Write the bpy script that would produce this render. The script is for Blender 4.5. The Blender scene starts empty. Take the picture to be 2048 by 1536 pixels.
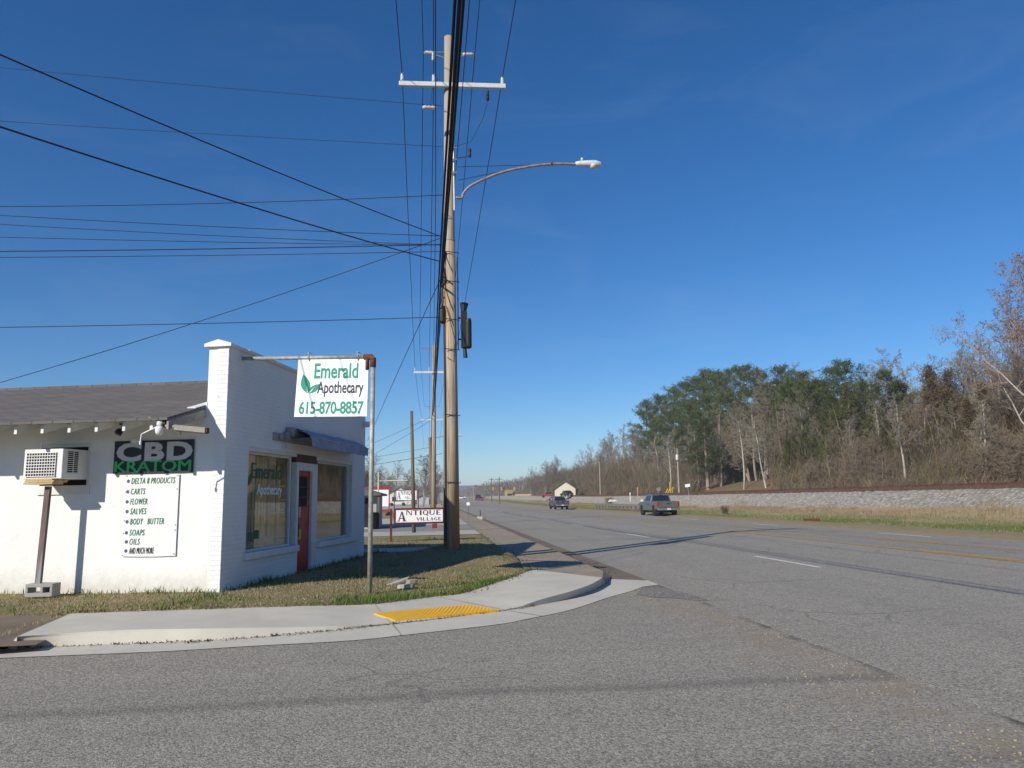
import bpy, math, random
import numpy as np
from mathutils import Vector, Matrix

# ------------------------------------------------------------------ scene, camera, light
sc = bpy.context.scene
COL = sc.collection
rad = math.radians
random.seed(7)
RNG = np.random.default_rng(11)

FPX, CAM_H, ROLL, YAW = 1500.0, 1.5, rad(1.05), rad(5.9)
PITCH = math.atan(230 / FPX)
fwd = Vector((math.sin(YAW) * math.cos(PITCH), math.cos(YAW) * math.cos(PITCH), math.sin(PITCH)))
rgt0 = Vector((math.cos(YAW), -math.sin(YAW), 0))
up0 = rgt0.cross(fwd)
rgt = math.cos(ROLL) * rgt0 - math.sin(ROLL) * up0
upv = math.cos(ROLL) * up0 + math.sin(ROLL) * rgt0
CAM = Vector((0, 0, CAM_H))

def ray(x, y):
    return (x - 1024) / FPX * rgt - (y - 768) / FPX * upv + fwd
def G(x, y, z=0.0):                       # point of the photo on the level z
    d = ray(x, y); t = (z - CAM_H) / d.z
    return CAM + t * d
def at(x, y, Y):                          # point of the photo at the distance Y along the road
    d = ray(x, y); return CAM + d * (Y / d.y)
def onplane(x, y, p0, n):
    d = ray(x, y); return CAM + d * ((p0 - CAM).dot(n) / d.dot(n))

cam = bpy.data.cameras.new('camera'); camo = bpy.data.objects.new('camera', cam); COL.objects.link(camo)
cam.sensor_width = 36; cam.lens = FPX / 2048 * 36; cam.clip_end = 6000; cam.clip_start = 0.1
m = Matrix((rgt, upv, -fwd)).transposed().to_4x4(); m.translation = CAM
camo.matrix_world = m
sc.camera = camo

SUN_AZ, SUN_EL = rad(45.0), rad(29.5)     # the light travels towards this azimuth (right of +Y)
w = bpy.data.worlds.new('World'); sc.world = w; w.use_nodes = True
nt = w.node_tree; nt.nodes.clear()
wo = nt.nodes.new('ShaderNodeOutputWorld'); bg = nt.nodes.new('ShaderNodeBackground'); sky = nt.nodes.new('ShaderNodeTexSky')
sky.sky_type = 'NISHITA'; sky.sun_disc = False; sky.sun_elevation = SUN_EL; sky.sun_rotation = SUN_AZ + math.pi
sky.air_density = 1.0; sky.dust_density = 0.0; sky.ozone_density = 5.0; sky.altitude = 100
hs = nt.nodes.new('ShaderNodeHueSaturation'); hs.inputs['Saturation'].default_value = 1.22
nt.links.new(sky.outputs[0], hs.inputs['Color']); tint = nt.nodes.new('ShaderNodeMixRGB'); tint.blend_type = 'MULTIPLY'; tint.inputs[0].default_value = 1.0; tint.inputs[2].default_value = (0.84, 0.93, 1.05, 1)
nt.links.new(hs.outputs[0], tint.inputs[1]); tc = nt.nodes.new('ShaderNodeTexCoord'); mp = nt.nodes.new('ShaderNodeMapping'); mp.inputs['Scale'].default_value = (2.2, 2.2, 7.0); mp.inputs['Rotation'].default_value = (0.5, 0.3, 0.4)
wn = nt.nodes.new('ShaderNodeTexNoise'); wn.inputs['Scale'].default_value = 1.6; wn.inputs['Detail'].default_value = 7; wn.inputs['Roughness'].default_value = 0.6; wn.inputs['Distortion'].default_value = 0.8
wr = nt.nodes.new('ShaderNodeValToRGB'); wr.color_ramp.elements[0].position = 0.52; wr.color_ramp.elements[0].color = (0, 0, 0, 1); wr.color_ramp.elements[1].position = 0.85; wr.color_ramp.elements[1].color = (0.07, 0.07, 0.07, 1)
wm = nt.nodes.new('ShaderNodeMixRGB'); wm.inputs[2].default_value = (5.5, 6.2, 7.2, 1)
nt.links.new(tc.outputs['Generated'], mp.inputs[0]); nt.links.new(mp.outputs[0], wn.inputs['Vector']); nt.links.new(wn.outputs[0], wr.inputs[0]); nt.links.new(wr.outputs[0], wm.inputs[0])
nt.links.new(tint.outputs[0], wm.inputs[1]); nt.links.new(wm.outputs[0], bg.inputs[0]); nt.links.new(bg.outputs[0], wo.inputs[0])
bg.inputs[1].default_value = 0.10
sl = bpy.data.lights.new('sun', 'SUN'); sl.energy = 5.0; sl.angle = rad(0.53); sl.color = (1, 0.935, 0.82)
so = bpy.data.objects.new('sun', sl); COL.objects.link(so)
so.rotation_euler = Vector((math.sin(SUN_AZ) * math.cos(SUN_EL), math.cos(SUN_AZ) * math.cos(SUN_EL), -math.sin(SUN_EL))).to_track_quat('-Z', 'Y').to_euler()
sc.view_settings.view_transform = 'Standard'; sc.view_settings.look = 'None'
sc.view_settings.exposure = 0.07; sc.view_settings.gamma = 1.0
sc.render.engine = 'CYCLES'
sc.cycles.max_bounces = 6; sc.cycles.transparent_max_bounces = 12; sc.cycles.caustics_reflective = False; sc.cycles.caustics_refractive = False

# ------------------------------------------------------------------ materials
MATS = {}
class NT:
    def __init__(s, name):
        s.m = bpy.data.materials.new(name); s.m.use_nodes = True
        s.t = s.m.node_tree; s.b = s.t.nodes['Principled BSDF']; s.out = s.t.nodes['Material Output']
    def n(s, kind, **kw):
        x = s.t.nodes.new('ShaderNode' + kind)
        for k, v in kw.items():
            if k in x.inputs: x.inputs[k].default_value = v
            else: setattr(x, k, v)
        return x
    def l(s, a, b): s.t.links.new(a, b)
    def coord(s, kind='Object', scale=(1, 1, 1), rot=(0, 0, 0)):
        if kind == 'World': o = s.n('NewGeometry').outputs['Position']
        else: o = s.n('TexCoord').outputs[kind]
        mp = s.n('Mapping'); mp.inputs['Scale'].default_value = scale; mp.inputs['Rotation'].default_value = rot
        s.l(o, mp.inputs[0]); return mp.outputs[0]
    def noise(s, vec, scale, detail=4, rough=0.55, dist=0.0):
        x = s.n('TexNoise'); x.inputs['Scale'].default_value = scale; x.inputs['Detail'].default_value = detail
        x.inputs['Roughness'].default_value = rough; x.inputs['Distortion'].default_value = dist
        s.l(vec, x.inputs['Vector']); return x.outputs[0]
    def voro(s, vec, scale, feature='F1'):
        x = s.n('TexVoronoi'); x.feature = feature; x.inputs['Scale'].default_value = scale
        s.l(vec, x.inputs['Vector']); return x
    def ramp(s, fac, stops):
        x = s.n('ValToRGB'); e = x.color_ramp.elements
        while len(e) < len(stops): e.new(0.5)
        for k, (p, c) in enumerate(stops):
            e[k].position = p; e[k].color = (c, c, c, 1) if not isinstance(c, tuple) else c + (1,)
        s.l(fac, x.inputs[0]); return x.outputs[0]
    def mix(s, fac, a, b, mode='MIX'):
        x = s.n('MixRGB'); x.blend_type = mode
        for v, i in ((fac, 0), (a, 1), (b, 2)):
            if isinstance(v, (int, float)): x.inputs[i].default_value = v if i == 0 else (v, v, v, 1)
            elif isinstance(v, tuple): x.inputs[i].default_value = v + (1,)
            else: s.l(v, x.inputs[i])
        return x.outputs[0]
    def math(s, op, a, b=0.0):
        x = s.n('Math'); x.operation = op
        for v, i in ((a, 0), (b, 1)):
            if isinstance(v, (int, float)): x.inputs[i].default_value = v
            else: s.l(v, x.inputs[i])
        return x.outputs[0]
    def bump(s, h, strength=0.3, dist=0.02):
        x = s.n('Bump'); x.inputs['Strength'].default_value = strength; x.inputs['Distance'].default_value = dist
        s.l(h, x.inputs['Height']); s.l(x.outputs[0], s.b.inputs['Normal']); return x
    def color(s, c):
        if isinstance(c, tuple): s.b.inputs['Base Color'].default_value = c + (1,)
        else: s.l(c, s.b.inputs['Base Color'])
    def set(s, rough=0.7, metal=0.0, spec=0.5):
        s.b.inputs['Roughness'].default_value = rough; s.b.inputs['Metallic'].default_value = metal
        s.b.inputs['Specular IOR Level'].default_value = spec

def simple(name, c, rough=0.6, metal=0.0, var=0.25, scale=6.0, bump=0.0, c2=None, spec=0.4, world=False):
    if name in MATS: return MATS[name]
    k = NT(name); k.set(rough, metal, spec)
    v = k.coord('World' if world else 'Object')
    n = k.noise(v, scale, 5)
    c2 = c2 or tuple(x * (1 - var) for x in c)
    k.color(k.mix(k.ramp(n, [(0.35, 0.0), (0.65, 1.0)]), c, c2))
    if bump: k.bump(k.noise(v, scale * 4, 4), bump, 0.01)
    MATS[name] = k.m
    return k.m

def asphalt(name, base, warm, speck=90.0, streak_rot=0.0, cracks=0.35, seam=False):
    k = NT(name); k.set(0.92, 0, 0.25)
    v = k.coord('World')
    big = k.noise(v, 0.35, 4, 0.6); mid = k.noise(v, 3.0, 5, 0.6)
    sp = k.noise(v, speck, 2, 0.7); sp2 = k.voro(v, speck * 1.0); mott = k.noise(v, 24, 4, 0.7)
    st = k.noise(k.coord('World', (1.1, 0.03, 1) if streak_rot == 0 else (0.03, 1.3, 1), (0, 0, 0)), 1.0, 4, 0.6)
    c = k.mix(k.ramp(big, [(0.3, 0.0), (0.7, 1.0)]), base, warm)
    c = k.mix(0.55, c, k.mix(k.ramp(st, [(0.3, 0.0), (0.7, 1.0)]), tuple(x * 0.78 for x in base), tuple(x * 1.2 for x in base)))
    c = k.mix(0.35, c, k.mix(mid, tuple(x * 0.7 for x in base), tuple(x * 1.3 for x in base)))
    c = k.mix(0.75, c, k.mix(k.ramp(sp, [(0.3, 0.25), (0.5, 0.5), (0.72, 1.0)]), 0.0, 1.0), 'OVERLAY')
    sp3 = k.voro(v, 62 if speck > 80 else 40); c3r = k.n('SeparateColor'); k.l(sp3.outputs['Color'], c3r.inputs[0])
    c = k.mix(0.5, c, k.mix(c3r.outputs[0], 0.12, 0.88), 'OVERLAY')
    cellr = k.n('SeparateColor'); k.l(sp2.outputs['Color'], cellr.inputs[0])
    c = k.mix(k.ramp(cellr.outputs[0], [(0.86, 0.0), (0.9, 0.55)]), c, (0.42, 0.40, 0.36))
    c = k.mix(k.ramp(cellr.outputs[1], [(0.88, 0.0), (0.94, 0.5)]), c, (0.07, 0.068, 0.062))
    c = k.mix(0.4, c, k.mix(mott, 0.2, 0.8), 'OVERLAY')
    # cracks: broken polygon edges, only here and there
    warp = k.n('MixRGB'); warp.blend_type = 'ADD'; warp.inputs[0].default_value = 0.6
    nz = k.n('TexNoise'); nz.inputs['Scale'].default_value = 1.4; nz.inputs['Detail'].default_value = 5
    k.l(v, nz.inputs['Vector']); k.l(v, warp.inputs[1]); k.l(nz.outputs['Color'], warp.inputs[2])
    cr = k.voro(warp.outputs[0], 0.42, 'DISTANCE_TO_EDGE')
    crm = k.ramp(cr.outputs['Distance'], [(0.0, 1.0), (0.006, 0.8), (0.012, 0.0)])
    msk = k.ramp(k.noise(v, 0.25, 3), [(0.5, 0.0), (0.58, 1.0)])
    f = k.math('MULTIPLY', crm, msk); f = k.math('MULTIPLY', f, cracks * 2)
    c = k.mix(f, c, tuple(x * 0.25 for x in base))
    if seam:
        # dirt and loose grit along the joint with the highway
        sx = k.n('SeparateXYZ'); k.l(v, sx.inputs[0])
        wob = k.math('MULTIPLY', k.math('SUBTRACT', k.noise(v, 0.9, 5, 0.7), 0.5), 1.6)
        dd = k.math('ABSOLUTE', k.math('SUBTRACT', k.math('ADD', sx.outputs[0], wob), 3.45))
        dm = k.ramp(dd, [(0.0, 1.0), (0.45, 0.35), (0.9, 0.0)])
        dm = k.math('MULTIPLY', dm, k.ramp(k.noise(v, 2.2, 6, 0.75), [(0.42, 0.0), (0.62, 1.0)]))
        c = k.mix(k.math('MULTIPLY', dm, 0.8), c, (0.265, 0.215, 0.15))
        dk = k.ramp(k.math('ABSOLUTE', k.math('SUBTRACT', sx.outputs[0], k.math('ADD', k.math('MULTIPLY', wob, 0.18), 3.8))), [(0.0, 1.0), (0.05, 0.7), (0.13, 0.0)])
        c = k.mix(k.math('MULTIPLY', dk, k.ramp(k.noise(v, 1.2, 4), [(0.42, 0.0), (0.6, 0.9)])), c, (0.035, 0.033, 0.03))
        # darker bands that run along the side street
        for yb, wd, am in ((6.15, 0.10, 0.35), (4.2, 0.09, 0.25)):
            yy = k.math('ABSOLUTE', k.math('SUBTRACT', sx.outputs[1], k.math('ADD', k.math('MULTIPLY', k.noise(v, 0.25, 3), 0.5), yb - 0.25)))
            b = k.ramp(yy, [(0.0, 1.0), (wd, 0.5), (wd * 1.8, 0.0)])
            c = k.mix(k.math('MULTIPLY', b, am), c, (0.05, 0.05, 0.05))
    k.color(c)
    hh = k.math('ADD', sp, k.math('MULTIPLY', sp2.outputs['Distance'], 0.8))
    hh = k.math('ADD', hh, k.math('MULTIPLY', sp3.outputs['Distance'], -1.2)); k.bump(hh, 0.45, 0.006)
    MATS[name] = k.m; return k.m

def concrete(name, c, c2, rough=0.85, dirt=0.3):
    k = NT(name); k.set(rough, 0, 0.3); v = k.coord('World')
    a = k.mix(k.ramp(k.noise(v, 1.2, 5, 0.6), [(0.35, 0.0), (0.7, 1.0)]), c, c2)
    a = k.mix(k.math('MULTIPLY', k.ramp(k.noise(v, 5.0, 6, 0.7), [(0.55, 0.0), (0.75, 1.0)]), dirt), a, tuple(x * 0.5 for x in c2))
    a = k.mix(0.3, a, k.mix(k.noise(v, 140, 2, 0.7), 0.25, 0.75), 'OVERLAY')
    k.color(a); k.bump(k.noise(v, 70, 4, 0.7), 0.25, 0.004)
    MATS[name] = k.m; return k.m

def grassy(name):
    k = NT(name); k.set(0.95, 0, 0.1); v = k.coord('World')
    sx = k.n('SeparateXYZ'); k.l(v, sx.inputs[0])
    dry = k.mix(k.noise(v, 9, 6, 0.75), (0.19, 0.145, 0.075), (0.42, 0.34, 0.20))
    grn = k.mix(k.noise(v, 7, 6, 0.75), (0.055, 0.085, 0.02), (0.15, 0.19, 0.055))
    f = k.ramp(k.noise(v, 0.9, 6, 0.65), [(0.43, 0.0), (0.6, 1.0)])
    f = k.mix(0.25, f, k.noise(v, 16, 3))
    left = k.mix(k.math('MULTIPLY', f, 0.5), dry, grn)
    # right-hand verge: green strip in the ditch, straw above and at the road's edge
    wob = k.math('MULTIPLY', k.math('SUBTRACT', k.noise(k.coord('World', (1, 0.25, 1)), 0.45, 5, 0.7), 0.5), 7.0)
    xx = k.math('ADD', sx.outputs[0], wob)
    band = k.ramp(k.math('DIVIDE', k.math('SUBTRACT', xx, 20.0), 12.0), [(0.08, 0.0), (0.2, 1.0), (0.45, 1.0), (0.6, 0.0)])
    grn2 = k.mix(k.noise(v, 1.5, 6, 0.75), (0.075, 0.115, 0.025), (0.19, 0.22, 0.065))
    dry2 = k.mix(k.noise(v, 2.2, 6, 0.75), (0.24, 0.18, 0.10), (0.46, 0.37, 0.22))
    right = k.mix(k.math('MULTIPLY', band, 0.85), dry2, grn2)
    fl = k.mix(k.noise(v, 0.8, 6, 0.75), (0.10, 0.065, 0.035), (0.27, 0.18, 0.10))
    fl = k.mix(k.ramp(k.noise(v, 0.07, 3), [(0.58, 0.0), (0.66, 0.8)]), fl, (0.14, 0.17, 0.05))
    right = k.mix(k.ramp(k.math('DIVIDE', sx.outputs[0], 100.0), [(0.36, 0.0), (0.375, 1.0)]), right, fl)
    k.color(k.mix(k.math('GREATER_THAN', sx.outputs[0], 12.0), left, right))
    k.bump(k.noise(v, 40, 5, 0.8), 0.9, 0.03)
    MATS[name] = k.m; return k.m

def wood(name, c, c2, sc_=(14, 14, 0.5), rough=0.8, bump=0.4, c3=None):
    k = NT(name); k.set(rough, 0, 0.2); v = k.coord('Object', sc_)
    n = k.noise(v, 1.0, 6, 0.65, 0.4)
    a = k.mix(k.ramp(n, [(0.3, 0.0), (0.7, 1.0)]), c, c2)
    if c3:
        a = k.mix(k.ramp(k.noise(k.coord('Object', (5, 5, 0.35)), 1.0, 4), [(0.5, 0.0), (0.62, 0.85)]), a, c3)
    ck = k.ramp(k.noise(k.coord('Object', (30, 30, 0.6)), 1.0, 3), [(0.30, 1.0), (0.36, 0.0)])
    a = k.mix(k.math('MULTIPLY', ck, 0.6), a, tuple(x * 0.3 for x in c2))
    k.color(a); k.bump(n, bump, 0.01)
    MATS[name] = k.m; return k.m

asphalt('highway_asphalt', (0.265, 0.243, 0.203), (0.305, 0.277, 0.228), 120, 0, 0.2)
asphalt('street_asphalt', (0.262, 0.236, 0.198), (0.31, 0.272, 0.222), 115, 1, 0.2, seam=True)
asphalt('tar_asphalt', (0.185, 0.17, 0.148), (0.22, 0.20, 0.17), 60, 1, 0.2)
asphalt('lot_asphalt', (0.24, 0.225, 0.20), (0.30, 0.275, 0.24), 30, 1, 0.2)
concrete('new_concrete', (0.55, 0.52, 0.44), (0.47, 0.44, 0.37), dirt=0.22)
concrete('lot_concrete', (0.46, 0.43, 0.37), (0.38, 0.35, 0.30), dirt=0.3)
concrete('old_pavement', (0.27, 0.215, 0.15), (0.36, 0.295, 0.215), dirt=0.75)
concrete('brown_grit', (0.15, 0.115, 0.08), (0.21, 0.165, 0.115), dirt=0.7)
concrete('grey_block', (0.40, 0.39, 0.36), (0.32, 0.31, 0.28), dirt=0.4)
grassy('rough_grass')
wood('pole_wood', (0.53, 0.45, 0.34), (0.20, 0.15, 0.105), (26, 26, 0.9), bump=0.9, c3=(0.40, 0.21, 0.08))
wood('grey_pole_wood', (0.40, 0.35, 0.29), (0.28, 0.235, 0.18))
wood('dark_pole_wood', (0.20, 0.15, 0.11), (0.12, 0.09, 0.065))
wood('plank_wood', (0.62, 0.46, 0.26), (0.42, 0.27, 0.13), (2, 12, 12))
wood('pallet_wood', (0.85, 0.66, 0.42), (0.68, 0.48, 0.27), (3, 20, 1.0))
wood('weathered_wood', (0.42, 0.40, 0.35), (0.26, 0.24, 0.20), (2, 14, 14))
wood('rusty_post', (0.19, 0.14, 0.13), (0.11, 0.075, 0.07), (20, 20, 2), c3=(0.30, 0.31, 0.33))
simple('rust', (0.20, 0.07, 0.035), 0.85, 0.2, 0.5, 25, 0.3)
simple('rail_rust', (0.15, 0.07, 0.045), 0.8, 0.1, 0.4, 3)
simple('sleeper_wood', (0.13, 0.085, 0.06), 0.9, 0, 0.4, 4)
simple('galvanised', (0.42, 0.42, 0.40), 0.5, 0.6, 0.25, 18)
simple('pipe_grey', (0.42, 0.42, 0.37), 0.55, 0.2, 0.35, 14, 0.1)
simple('arm_metal', (0.36, 0.29, 0.23), 0.6, 0.3, 0.35, 8)
simple('black_rubber', (0.012, 0.012, 0.013), 0.55, 0, 0.3, 20)
simple('cable_black', (0.010, 0.010, 0.012), 0.75, 0, 0.2, 3, spec=0.2)
simple('wire_metal', (0.035, 0.035, 0.045), 0.7, 0.0, 0.2, 3, spec=0.2)
simple('fibreglass', (0.62, 0.63, 0.62), 0.5, 0, 0.15, 9)
simple('porcelain', (0.48, 0.50, 0.50), 0.25, 0, 0.1, 9)
simple('white_plastic', (0.78, 0.78, 0.75), 0.4, 0, 0.08, 9)
simple('sign_white', (0.86, 0.87, 0.87), 0.45, 0, 0.04, 3)
simple('vinyl_white', (0.78, 0.78, 0.76), 0.5, 0, 0.06, 4, 0.1)
simple('ink_green', (0.0, 0.26, 0.16), 0.5, 0, 0.06, 5)
simple('ink_forest', (0.015, 0.17, 0.07), 0.5, 0, 0.1, 5)
simple('ink_window', (0.008, 0.11, 0.05), 0.5, 0, 0.1, 5)
simple('ink_navy', (0.018, 0.018, 0.055), 0.5, 0, 0.1, 5)
simple('ink_black', (0.012, 0.012, 0.02), 0.5, 0, 0.1, 5)
simple('ink_grey', (0.60, 0.60, 0.60), 0.5, 0, 0.08, 5)
simple('ink_lime', (0.03, 0.62, 0.12), 0.5, 0, 0.3, 3)
simple('ink_maroon', (0.13, 0.035, 0.055), 0.5, 0, 0.1, 5)
simple('ink_purple', (0.10, 0.075, 0.20), 0.5, 0, 0.1, 5)
simple('maroon_paint', (0.14, 0.03, 0.025), 0.55, 0, 0.3, 9)
simple('red_door', (0.45, 0.018, 0.02), 0.35, 0, 0.3, 5)
simple('white_trim', (0.72, 0.72, 0.70), 0.5, 0, 0.12, 7, 0.1)
simple('dark_trim', (0.09, 0.045, 0.04), 0.6, 0, 0.3, 8)
simple('black_iron', (0.012, 0.012, 0.014), 0.4, 0.3, 0.2, 9)
simple('dark_void', (0.012, 0.012, 0.013), 0.9, 0, 0.3, 4)
simple('awning_cloth', (0.30, 0.35, 0.47), 0.85, 0, 0.2, 6, 0.15)
simple('tactile_yellow', (0.75, 0.42, 0.02), 0.6, 0, 0.12, 6)
simple('paint_white', (0.72, 0.71, 0.66), 0.8, 0, 0.25, 7, world=True)
simple('paint_yellow', (0.62, 0.33, 0.03), 0.8, 0, 0.3, 5, world=True)
simple('sticker_yellow', (0.70, 0.60, 0.04), 0.5)
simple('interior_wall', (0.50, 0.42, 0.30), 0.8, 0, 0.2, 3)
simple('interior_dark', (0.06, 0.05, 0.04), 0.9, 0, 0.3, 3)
simple('red_paint', (0.35, 0.03, 0.02), 0.5)
simple('yellow_paint', (0.72, 0.48, 0.03), 0.5)
simple('house_cream', (0.62, 0.57, 0.42), 0.7, 0, 0.08, 1)
simple('house_white', (0.66, 0.65, 0.60), 0.7, 0, 0.12, 1)
simple('house_tan', (0.50, 0.34, 0.13), 0.7, 0, 0.15, 1)
simple('house_grey', (0.40, 0.42, 0.44), 0.7, 0, 0.1, 1)
simple('roof_grey', (0.14, 0.14, 0.145), 0.85, 0, 0.25, 2)
simple('roof_teal', (0.05, 0.10, 0.10), 0.6, 0, 0.25, 2)
simple('roof_brown', (0.13, 0.10, 0.085), 0.85, 0, 0.25, 2)
simple('brick_red', (0.22, 0.10, 0.07), 0.85, 0, 0.25, 2)
simple('window_dark', (0.03, 0.035, 0.045), 0.15, 0, 0.2, 2)
simple('tyre', (0.02, 0.02, 0.02), 0.85, 0, 0.2, 9)
simple('rim_metal', (0.35, 0.35, 0.35), 0.35, 0.7, 0.2, 9)
simple('chrome', (0.5, 0.5, 0.5), 0.25, 0.9, 0.1, 9)
simple('car_glass', (0.012, 0.016, 0.022), 0.06, 0, 0.2, 2, spec=0.7)
simple('tail_red', (0.42, 0.012, 0.012), 0.25, 0, 0.2, 9)
simple('head_clear', (0.6, 0.6, 0.6), 0.15, 0, 0.1, 9)
simple('plate_white', (0.6, 0.6, 0.62), 0.5)
def paint(name, c, metal=0.35):
    k = NT(name); k.set(0.34, metal, 0.5); k.b.inputs['Coat Weight'].default_value = 0.5; k.b.inputs['Coat Roughness'].default_value = 0.12
    n = k.noise(k.coord('Object'), 2.5, 5, 0.7)
    k.color(k.mix(k.ramp(n, [(0.4, 0.0), (0.75, 0.5)]), c, (0.24, 0.21, 0.17)))
    MATS[name] = k.m; return k.m
paint('paint_pewter', (0.12, 0.12, 0.115)); paint('paint_slate_blue', (0.035, 0.05, 0.085)); paint('paint_red', (0.40, 0.012, 0.03))
paint('paint_white_car', (0.72, 0.72, 0.72), 0.0); paint('paint_black', (0.015, 0.015, 0.017))

# whitewashed stucco, painted brick, shingles, ballast
k = NT('stucco_white'); k.set(0.75, 0, 0.25); v = k.coord('Object')
a = k.mix(k.ramp(k.noise(v, 0.8, 6, 0.65), [(0.4, 0.0), (0.75, 1.0)]), (0.80, 0.80, 0.77), (0.73, 0.725, 0.70))
a = k.mix(k.ramp(k.noise(k.coord('Object', (3, 3, 0.5)), 1.0, 6, 0.7), [(0.66, 0.0), (0.8, 0.35)]), a, (0.50, 0.50, 0.48))
sz = k.n('SeparateXYZ'); k.l(v, sz.inputs[0])
sp = k.math('MULTIPLY', k.ramp(k.math('ADD', sz.outputs[2], k.math('MULTIPLY', k.noise(v, 5, 5, 0.7), 0.5)), [(0.45, 1.0), (0.82, 0.0)]), 0.45)
a = k.mix(sp, a, (0.40, 0.34, 0.25))
k.color(a); k.bump(k.math('ADD', k.noise(v, 6, 6, 0.6), k.math('MULTIPLY', k.noise(v, 45, 3), 0.25)), 0.42, 0.035); MATS['stucco_white'] = k.m
def brickmat(name, rot):
    k = NT(name); k.set(0.7, 0, 0.25)
    b = k.n('TexBrick'); b.inputs['Scale'].default_value = 1.0; b.inputs['Mortar Size'].default_value = 0.006
    b.inputs['Brick Width'].default_value = 0.215; b.inputs['Row Height'].default_value = 0.072; b.inputs['Mortar Smooth'].default_value = 0.5
    v = k.coord('Object', (1, 1, 1), rot); k.l(v, b.inputs['Vector'])
    o = k.coord('Object')
    a = k.mix(k.ramp(k.noise(o, 1.0, 6, 0.65), [(0.4, 0.0), (0.75, 1.0)]), (0.78, 0.78, 0.76), (0.70, 0.70, 0.69))
    a = k.mix(k.ramp(k.voro(o, 2.3).outputs['Distance'], [(0.03, 0.5), (0.06, 0.0)]), a, (0.42, 0.42, 0.43))
    a = k.mix(k.math('MULTIPLY', b.outputs['Fac'], 0.14), a, (0.52, 0.52, 0.52))
    k.color(a)
    h = k.math('SUBTRACT', k.math('MULTIPLY', k.noise(o, 30, 4), 0.35), b.outputs['Fac']); k.bump(h, 0.55, 0.008)
    MATS[name] = k.m
brickmat('painted_brick', (0, rad(90), rad(90)))
brickmat('painted_brick_end', (rad(90), 0, 0))
k = NT('shingles'); k.set(0.9, 0, 0.2)
b = k.n('TexBrick'); b.inputs['Scale'].default_value = 1.0; b.inputs['Brick Width'].default_value = 0.33; b.inputs['Row Height'].default_value = 0.14
b.inputs['Mortar Size'].default_value = 0.008; b.inputs['Bias'].default_value = 0.0
b.inputs['Color1'].default_value = (0.165, 0.15, 0.14, 1); b.inputs['Color2'].default_value = (0.125, 0.115, 0.108, 1); b.inputs['Mortar'].default_value = (0.06, 0.055, 0.05, 1)
v = k.coord('Object'); k.l(v, b.inputs['Vector'])
a = k.mix(0.5, b.outputs['Color'], k.mix(k.noise(v, 1.5, 6, 0.7), 0.3, 0.7), 'OVERLAY')
a = k.mix(0.4, a, k.mix(k.noise(v, 60, 3, 0.7), 0.2, 0.8), 'OVERLAY')
a = k.mix(k.ramp(k.noise(k.coord('Object', (1.6, 6, 1)), 1.0, 2), [(0.70, 0.0), (0.73, 0.8)]), a, (0.035, 0.033, 0.03))
k.color(a); k.bump(k.math('ADD', k.noise(v, 50, 3), k.math('MULTIPLY', b.outputs['Fac'], -1.0)), 0.6, 0.01); MATS['shingles'] = k.m
k = NT('ballast'); k.set(0.95, 0, 0.15); v = k.coord('World')
vo = k.voro(v, 4.5); vs = k.n('SeparateColor'); k.l(vo.outputs['Color'], vs.inputs[0])
a = k.mix(vs.outputs[0], (0.30, 0.275, 0.23), (0.56, 0.515, 0.435))
a = k.mix(k.ramp(k.noise(v, 0.5, 5, 0.7), [(0.4, 0.0), (0.75, 0.6)]), a, (0.36, 0.31, 0.24))
a = k.mix(k.ramp(vo.outputs['Distance'], [(0.28, 0.0), (0.6, 0.5)]), a, (0.15, 0.14, 0.125))
k.color(a); k.bump(k.math('ADD', vo.outputs['Distance'], k.noise(v, 9, 4)), 1.0, 0.12); MATS['ballast'] = k.m
# window glass: a clear pane that mirrors the street at a glancing look
k = NT('shop_glass'); tr = k.n('BsdfTransparent'); gl = k.n('BsdfGlossy'); gl.inputs['Roughness'].default_value = 0.0
gl.inputs['Color'].default_value = (0.95, 0.95, 0.95, 1); tr.inputs['Color'].default_value = (0.93, 0.95, 0.93, 1)
lw = k.n('LayerWeight'); lw.inputs['Blend'].default_value = 0.5; mx = k.n('MixShader'); fz = k.math('ADD', k.math('MULTIPLY', k.math('POWER', lw.outputs['Facing'], 4.0), 0.9), 0.04)
k.l(fz, mx.inputs[0]); k.l(tr.outputs[0], mx.inputs[1]); k.l(gl.outputs[0], mx.inputs[2]); k.l(mx.outputs[0], k.out.inputs[0]); MATS['shop_glass'] = k.m
def vcol(name, rough=0.9, transl=0.0):
    k = NT(name); k.set(rough, 0, 0.15); at_ = k.n('Attribute'); at_.attribute_name = 'Col'
    k.color(at_.outputs['Color']); MATS[name] = k.m
    if transl:
        t = k.n('BsdfTranslucent'); k.l(at_.outputs['Color'], t.inputs[0]); mx = k.n('MixShader'); mx.inputs[0].default_value = transl
        k.l(k.b.outputs[0], mx.inputs[1]); k.l(t.outputs[0], mx.inputs[2]); k.l(mx.outputs[0], k.out.inputs[0])
vcol('blades', 0.9, 0.3); vcol('needles', 0.8, 0.2); vcol('bark', 0.95)

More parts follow.
